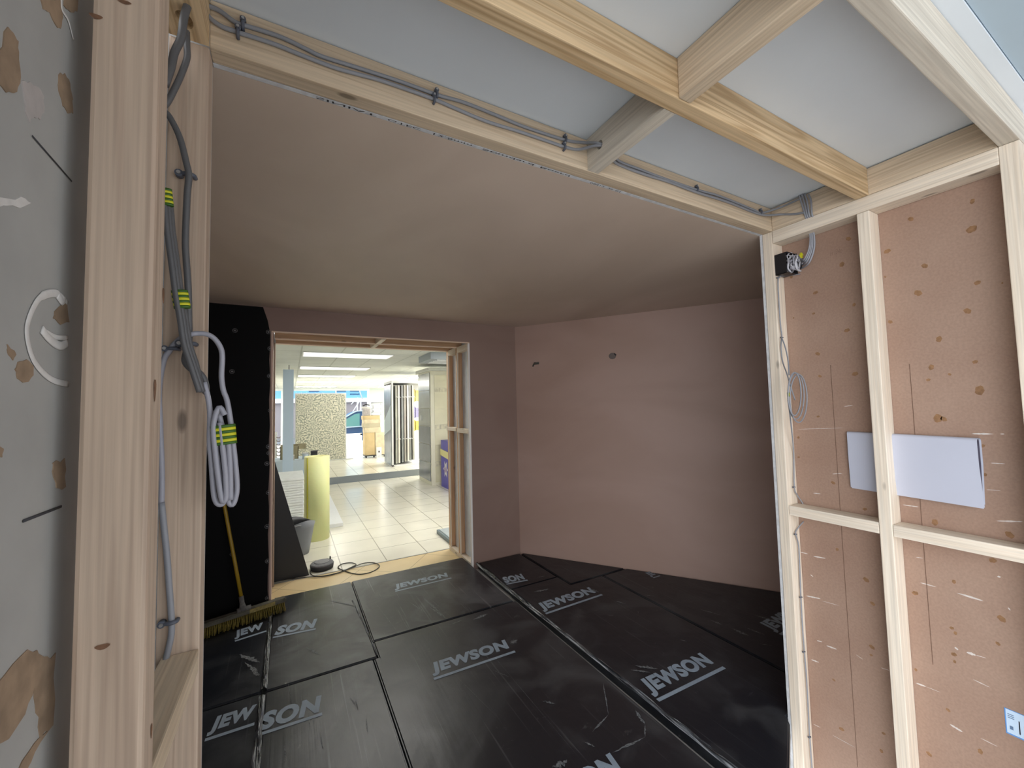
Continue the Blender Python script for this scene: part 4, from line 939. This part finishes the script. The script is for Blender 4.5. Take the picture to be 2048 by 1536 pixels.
# wallpaper board
wp = empty('wallpaper_board', (.75, 13.3, .1), 'tall display board covered in grey-green palm leaf wallpaper', 'display board')
def palmpaper():
    m, nt, b = newmat('palm_leaf_paper'); tc = N(nt, 'ShaderNodeTexCoord')
    sp = N(nt, 'ShaderNodeSeparateXYZ'); nt.links.new(tc.outputs['Object'], sp.inputs[0])
    cb = N(nt, 'ShaderNodeCombineXYZ'); nt.links.new(sp.outputs[0], cb.inputs[0]); nt.links.new(sp.outputs[2], cb.inputs[1])
    n0 = N(nt, 'ShaderNodeTexNoise', i_Scale=5.0, i_Detail=2.0); nt.links.new(cb.outputs[0], n0.inputs['Vector'])
    def M2(op, a, c=None):
        q = N(nt, 'ShaderNodeMath', operation=op)
        for i, v in enumerate((a, c)):
            if v is None: continue
            if isinstance(v, (int, float)): q.inputs[i].default_value = v
            else: nt.links.new(v, q.inputs[i])
        return q.outputs[0]
    outs = []
    for (scl, off, freq) in ((2.6, 0.0, 17), (3.3, 5.3, 15)):
        mp = N(nt, 'ShaderNodeMapping'); mp.inputs['Location'].default_value = (off, off*.7, 0); nt.links.new(cb.outputs[0], mp.inputs[0])
        vo = N(nt, 'ShaderNodeTexVoronoi', voronoi_dimensions='2D', i_Scale=scl); nt.links.new(mp.outputs[0], vo.inputs['Vector'])
        df = N(nt, 'ShaderNodeVectorMath', operation='SUBTRACT'); nt.links.new(mp.outputs[0], df.inputs[0]); nt.links.new(vo.outputs['Position'], df.inputs[1])
        s3 = N(nt, 'ShaderNodeSeparateXYZ'); nt.links.new(df.outputs[0], s3.inputs[0])
        ang = M2('ARCTAN2', s3.outputs[1], s3.outputs[0])
        ph = M2('ADD', M2('MULTIPLY', ang, float(freq)), M2('MULTIPLY', n0.outputs[0], 14.0))
        outs.append((M2('SINE', ph), vo))
    g = M2('GREATER_THAN', n0.outputs[0], .5)
    mx = N(nt, 'ShaderNodeMix', data_type='FLOAT'); nt.links.new(g, mx.inputs[0]); nt.links.new(outs[0][0], mx.inputs[2]); nt.links.new(outs[1][0], mx.inputs[3])
    n9 = N(nt, 'ShaderNodeTexNoise', i_Scale=26.0, i_Detail=3.0); nt.links.new(cb.outputs[0], n9.inputs['Vector'])
    f = M2('ADD', M2('MULTIPLY', mx.outputs[0], .13), n9.outputs[0])
    r = ramp(nt, f, [(.30, (.26, .28, .22)), (.46, (.50, .50, .40)), (.62, (.84, .80, .66))])
    nt.links.new(r.outputs[0], b.inputs['Base Color']); b.inputs['Roughness'].default_value = .6; return m
o = boxo('printed_face', (.14, 1.46, 13.22, 13.235, .101, 2.06), palmpaper()); setpar(o, wp)
bm = bmesh.new(); bx(bm, .11, 1.49, 13.236, 13.27, .101, 2.09); setpar(done('board_frame', bm, WHITE), wp)
setpar(boxo('board_foot', (.14, 1.66, 13.05, 13.215, .101, .115), plain('foot_grey', (.6, .6, .56), .5)), wp)

for x0, x1, y0, l in ((.17, 1.63, 4.95, 'unseen ceiling lamp added past the doorway head to brighten floor and yellow roll'), (2.15, 3.35, 5.2, 'unseen ceiling lamp added past the doorway head to brighten the tiled display pillar')):
    lamp(x0, x1, y0, y0+.6, 10.0 if x0 < 1 else 26.0, l)  # two unseen lamps added for more light on roll, floor and display front
# glazed tile display pillar
tp = empty('tile_display', (3.0, 8.7, FZ), 'tall tiled display pillar with grey side and cream front', 'display')
setpar(boxo('display_core', (2.60, 3.9, 8.32, 9.25, FZ, 2.36), plain('cream_frame', (.88, .85, .70), .5)), tp)
setpar(boxo('cornice', (2.55, 3.95, 8.27, 9.30, 2.362, 2.43), plain('cream_cornice', (.76, .76, .68), .5)), tp)
gl = tile_mat('grey_wall_tile', .42, 8.36, 0.05, (.30, .31, .31), (.36, .37, .38), (.55, .56, .56))
rnd = random.Random(2)
for k in range(6):
    z = FZ+.08+k*.385; c = (.24, .25, .27) if k < 3 else (.46, .47, .45)
    c = tuple(x*(1-.12*(k % 2)) for x in c)
    setpar(boxo('grey_tile', (2.588, 2.599, 8.37, 9.22, z, z+.375), plain('grey_tile_%d' % k, c, .2, var=.12, scale=3)), tp)
cmt = plain('cream_tile', (.82, .78, .58), .25, var=.06, scale=3); mos = plain('mosaic_tile', (.70, .66, .50), .3, var=.25, scale=14)
z = FZ+.06; k = 0
for hgt, kind in ((.34, 0), (.10, 1), (.34, 0), (.33, 0), (.10, 1), (.33, 0), (.36, 0), (.09, 1), (.28, 0)):
    for j in range(4 if kind == 0 else 10):
        w = 1.18/(4 if kind == 0 else 10)
        setpar(boxo('cream_tile' if kind == 0 else 'mosaic_tile', (2.68+j*w, 2.68+(j+1)*w-.008, 8.309, 8.319, z, z+hgt-.010), cmt if kind == 0 else mos), tp)
    z += hgt
bm = bmesh.new(); bx(bm, 2.575, 2.588, 8.95, 9.02, 1.30, 1.42); setpar(done('light_switch', bm, WHITE), tp)
# blue display bin with a star badge
bb_ = empty('display_bin', (3.0, 7.5, FZ), 'blue and yellow display bin with a white star emblem', 'display bin')
setpar(boxo('bin_body', (2.75, 3.25, 7.2, 8.15, FZ+.001, .90), plain('bin_blue', (.10, .08, .48), .4)), bb_)
bm = bmesh.new()
vs = [bm.verts.new(v) for v in ((2.748, 8.15, .72), (2.748, 7.2, .64), (2.748, 7.2, .50), (2.748, 8.15, .60))]; bm.faces.new(vs)
r = bmesh.ops.extrude_face_region(bm, geom=bm.faces[:])
for v in [g for g in r['geom'] if isinstance(g, bmesh.types.BMVert)]: v.co.x -= .02
setpar(done('bin_ledge', bm, plain('bin_yellow', (.85, .78, .35), .5)), bb_)
bm = bmesh.new(); cc = Vector((2.7485, 7.87, .33)); vs = []
for k in range(12):
    a = math.pi*k/6; r_ = (.16 if k % 2 == 0 else .085); vs.append(bm.verts.new(cc+Vector((0, -r_*math.cos(a)*.9, r_*math.sin(a)*1.15))))
bm.faces.new(vs); setpar(done('star_emblem', bm, plain('emblem_white', (.8, .78, .8), .5)), bb_)
bm = bmesh.new()
for k in range(5): 
    c2 = cc+Vector((-.002, -.07+.035*k, -.015+.02*(k % 2))); vs = [bm.verts.new(c2+Vector((0, a, b))) for a, b in ((-.012, -.05), (.012, -.05), (.008, .05), (-.008, .04))]; bm.faces.new(vs)
setpar(done('emblem_marks', bm, plain('emblem_purple', (.35, .18, .45), .5)), bb_)

# sliding tile rack
tr = empty('tile_rack', (2.8, 11.0, .1), 'white sliding rack of tall tile boards at the end of the platform', 'display rack')
bm = bmesh.new(); F = [(2.28, 2.32), (3.30, 3.34)]
for x0, x1 in F: bx(bm, x0, x1, 10.60, 10.66, .101, 2.24)
bx(bm, 2.28, 3.34, 10.60, 11.55, 2.24, 2.30); bx(bm, 2.28, 3.34, 10.60, 11.55, .101, .14); bx(bm, 2.28, 2.32, 11.49, 11.55, .14, 2.24); bx(bm, 3.30, 3.34, 11.49, 11.55, .14, 2.24)
bx(bm, 2.34, 3.30, 11.50, 11.54, .14, 2.24)
setpar(done('rack_frame', bm, WHITE), tr)
gt = plain('rack_grey_tile', (.30, .33, .36), .25, var=.2, scale=2)
setpar(boxo('side_panel', (2.268, 2.279, 10.64, 11.5, .15, 2.2), gt), tr)
bm = bmesh.new(); vs = [bm.verts.new(v) for v in ((2.266, 11.5, .85), (2.266, 10.66, 1.05), (2.266, 10.66, 1.68), (2.266, 11.5, 1.25))]; bm.faces.new(vs)
setpar(done('side_sheet', bm, plain('pale_sheet', (.62, .72, .78), .5)), tr)
xs = [2.37, 2.44, 2.53, 2.60, 2.68, 2.74, 2.82]
cs = [(.38, .38, .34), (.70, .68, .62), (.24, .25, .26), (.35, .33, .30), (.72, .70, .66), (.22, .22, .22), (.40, .40, .36)]
for k, x in enumerate(xs):
    setpar(boxo('sliding_board', (x, x+.045, 10.58+.01*k, 11.45, .17+.01*k, 2.18), plain('rack_board_%d' % k, cs[k], .4)), tr)
for k in range(2):
    bm = bmesh.new()
    for x in xs: tube(bm, [Vector((x+.0, 10.57, (.78, 1.86)[k])), Vector((x+.03, 10.55, (.80, 1.88)[k])), Vector((x+.06, 10.57, (.78, 1.86)[k]))], .007, 2, 5)
    setpar(done('board_catches', bm, WHITE), tr)
for (z0, z1, c, nm) in ((1.75, 2.10, (.62, .52, .18), 'yellow_leaflets'), (1.30, 1.62, (.30, .28, .48), 'blue_leaflets'), (.95, 1.25, (.62, .50, .12), 'gold_leaflets')):
    bm = bmesh.new()
    for j in range(3): bx(bm, 2.93+j*.11, 3.02+j*.11, 11.1, 11.2, z0+.02*j, z1-.03*j)
    setpar(done(nm, bm, plain(nm, c, .6, var=.3, scale=30)), tr)

# carton trolleys
tg = 'cartons on the wheeled stand beside the window'
b1 = empty('carton_stand', (2.33, 13.0, .1), 'wheeled stand carrying tall beige cartons in front of the grey wall', 'stand')
setpar(boxo('stand_base', (1.98, 2.60, 12.95, 13.4, .15, .18), plain('dark_base', (.06, .06, .06), .5)), b1)
for x in (2.02, 2.25, 2.35, 2.56):
    bm = bmesh.new(); cyl(bm, (x-.02, 13.0, .135), .033, .04, 12, axis=X); setpar(done('caster', bm, BLACKPL), b1)
def carton(b, mat, label):
    o = boxo('carton', b, mat, bev=.006); tag(o, label, 'carton', None); return o
carton((1.99, 2.27, 12.96, 13.38, .181, .86), CARD, 'tall golden carton at the left of the wheeled stand')
carton((2.285, 2.60, 12.96, 13.38, .181, .86), CARD_L, 'tall pale printed carton at the right of the wheeled stand')
carton((1.98, 2.46, 12.96, 13.38, .862, 1.02), CARD_L, 'flat carton lowest of the upper stack on the wheeled stand')
carton((1.95, 2.44, 12.96, 13.38, 1.022, 1.14), plain('carton_tan', (.50, .44, .30), .8), 'flat tan carton second in the upper stack on the wheeled stand')
carton((1.96, 2.45, 12.96, 13.38, 1.142, 1.26), CARD_L, 'flat pale carton third in the upper stack on the wheeled stand')
carton((1.94, 2.43, 12.96, 13.38, 1.262, 1.38), CARD, 'flat carton topmost of the upper stack on the wheeled stand')
tt = empty('wire_tray', (2.2, 13.15, 1.381), 'grey letter trays and papers on top of the carton stack', 'tray')
bm = bmesh.new()
for z in (1.384, 1.47, 1.58): bx(bm, 2.22, 2.52, 13.0, 13.3, z, z+.012)
for x in (2.22, 2.51): bx(bm, x, x+.012, 13.0, 13.02, 1.384, 1.78); bx(bm, x, x+.012, 13.28, 13.3, 1.384, 1.78)
bx(bm, 2.22, 2.52, 13.0, 13.3, 1.76, 1.79); setpar(done('tray_frame', bm, plain('tray_grey', (.30, .31, .32), .5)), tt)
bm = bmesh.new(); bx(bm, 2.25, 2.49, 13.02, 13.26, 1.485, 1.54); bx(bm, 2.26, 2.48, 13.03, 13.25, 1.60, 1.70); setpar(done('tray_papers', bm, WHITE), tt)
pj_ = empty('shop_till', (2.06, 13.15, 1.381), 'small beige desk machine with dark top on the carton stack', 'machine')
setpar(boxo('till_body', (1.96, 2.16, 13.0, 13.3, 1.382, 1.60), plain('till_beige', (.42, .38, .36), .6, var=.2, scale=20), bev=.01), pj_)
setpar(boxo('till_top', (1.93, 2.18, 13.0, 13.3, 1.605, 1.66), plain('till_cream', (.62, .60, .55), .6)), pj_)
bm = bmesh.new(); tube(bm, [Vector((1.94, 13.05, 1.68)), Vector((2.03, 13.05, 1.72)), Vector((2.14, 13.05, 1.70))], .018, 4, 6); setpar(done('till_cover', bm, BLACKPL), pj_)
ns = boxo('notice_card', (2.29, 2.44, 12.80, 12.82, .101, .42), WHITE); tag(ns, 'small white notice card standing in front of the cartons', 'card')
bm = bmesh.new(); bx(bm, 2.345, 2.385, 12.795, 12.799, .26, .31); bx(bm, 2.33, 2.40, 12.795, 12.799, .15, .155); setpar(done('card_print', bm, INK), ns)
# white A-board sign by the window
ab = empty('sign_board', (1.75, 15.4, .1), 'white framed sign board standing between wallpaper board and cartons', 'sign')
bm = bmesh.new(); bx(bm, 1.62, 1.68, 15.4, 15.44, .101, .72); bx(bm, 2.20, 2.26, 15.4, 15.44, .101, .72); bx(bm, 1.62, 2.26, 15.4, 15.44, .66, .73)
setpar(done('sign_frame', bm, WHITE), ab)
setpar(boxo('sign_panel', (1.68, 2.20, 15.41, 15.43, .16, .66), plain('sign_grey', (.60, .66, .68), .5, var=.1, scale=5)), ab)
# spiky display at far left
sd = empty('hook_display', (-.33, 12.9, .1), 'white display strip with dark hooks left of the blue pillar', 'display')
setpar(boxo('display_strip', (-.42, -.33, 13.3, 13.34, .101, 1.0), WHITE), sd)
bm = bmesh.new()
for k in range(7): tube(bm, [Vector((-.34, 13.29, .25+.1*k)), Vector((-.27, 13.20, .23+.1*k)), Vector((-.25, 13.22, .27+.1*k))], .012, 3, 5)
setpar(done('hooks', bm, plain('dusky_hook', (.26, .20, .20), .6)), sd)
# outside: road, van, building, ladder
struct('ground', (-14, 18, 19.7, 45, -.46, -.40), plain('road_grey', (.20, .21, .22), .8)).name = 'floor_road'
van = empty('van', (3.4, 22.6, -.4), 'dark blue van parked outside the shop window', 'van')
prof = [(1.3, .15), (1.25, .55), (1.35, .78), (1.9, .90), (2.2, .98), (2.9, 1.42), (3.2, 1.50), (6.2, 1.52), (6.3, 1.3), (6.35, -.1), (1.4, -.1)]
bm = poly_prism(prof, [], Vector((0, 22.6, 0)), X, Z, Y, 1.7)
setpar(done('van_body', bm, plain('van_blue', (.05, .10, .20), .3)), van)
bm = bmesh.new()
def face2(bm, pts, y):
    vs = [bm.verts.new((x, y, z)) for x, z in pts]; bm.faces.new(vs); r = bmesh.ops.extrude_face_region(bm, geom=[bm.faces[-1]]) if False else None
bm = poly_prism([(2.42, .72), (2.42, 1.02), (2.95, 1.34), (3.2, 1.38), (3.2, .72)], [], Vector((0, 22.585, 0)), X, Z, Y, .014); setpar(done('van_window', bm, plain('van_glass_green', (.16, .36, .32), .12)), van)
bm = bmesh.new(); tube(bm, [Vector((2.2, 22.58, 1.0)), Vector((2.9, 22.58, 1.43)), Vector((3.3, 22.58, 1.50)), Vector((4.2, 22.58, 1.51))], .035, 4, 6); tube(bm, [Vector((2.3, 22.58, .66)), Vector((4.4, 22.58, .72))], .035, 2, 6)
setpar(done('van_trim', bm, plain('van_trim_pale', (.50, .62, .70), .3)), van)
for x in (2.0, 5.3):
    bm = bmesh.new(); cyl(bm, (x, 22.55, -.07), .32, .25, 28, axis=Y); w = setpar(done('wheel', bm, BLACKPL), van)
bd = empty('building', (3, 34, -.4), 'long building across the road with pale blue cladding and a grey lower wall', 'building')
setpar(boxo('blue_cladding', (-16, 22, 34, 38, 2.50, 8), plain('cladding_blue', (.16, .40, .62), .5)), bd)
setpar(boxo('white_fascia', (-16, 22, 33.8, 34.3, 2.18, 2.50), WHITE), bd)
setpar(boxo('lower_wall', (-16, 22, 34.1, 38, -.4, 2.18), plain('mauve_wall', (.30, .27, .28), .7)), bd)
bm = bmesh.new()
for x in (1.2, 3.1, 4.1, 5.8, 7.2): bx(bm, x, x+.7, 33.97, 33.995, 2.75, 2.85); bx(bm, x, x+.7, 33.97, 33.995, 3.0, 3.08)
setpar(done('cladding_vents', bm, plain('vent_dark', (.03, .10, .20), .5)), bd)
ld = empty('ladder', (3.6, 26, -.4), 'white scaffold frame standing behind the van', 'scaffold')
bm = bmesh.new()
for p, q in (((3.2, 1.3), (3.75, 2.2)), ((3.75, 2.25), (3.75, -.4)), ((3.55, 2.2), (3.55, -.4)), ((3.2, 1.9), (3.6, 2.3)), ((3.4, 3.6), (3.85, 2.2)), ((3.55, 1.2), (3.75, 1.2))):
    tube(bm, [Vector((p[0], 26, p[1])), Vector((q[0], 26, q[1]))], .03, 2, 6)
tube(bm, [Vector((3.75, 26, 2.2)), Vector((3.75, 26.6, -.4))], .03, 2, 6)
setpar(done('scaffold_bars', bm, WHITE), ld)

# clip nails sit under their clip: undo the double offset of nested parents
for o in list(bpy.data.objects):
    if o.name.startswith('clip_nail'):
        o.matrix_parent_inverse = Matrix.Identity(4)
        o.location = (0, 0, 0)
bpy.context.view_layer.update()
G = {'stud': 'studs of the timber framing', 'noggin': 'noggins of the timber framing', 'joist': 'joists of the small ceiling', 'floor board': 'black wrapped floor boards',
     'ceiling lamp': 'ceiling lamps of the showroom', 'carton': 'cartons on the wheeled stand', 'polythene fold': 'polythene folds along the floor seams', 'rail': 'rails of the doorway lining',
     'batten': 'battens of the doorway lining', 'cable': 'grey cables clipped to the framing'}
for o in bpy.data.objects:
    if o.parent is None and o.get('category') in G and not o.get('group'): o['group'] = G[o['category']]
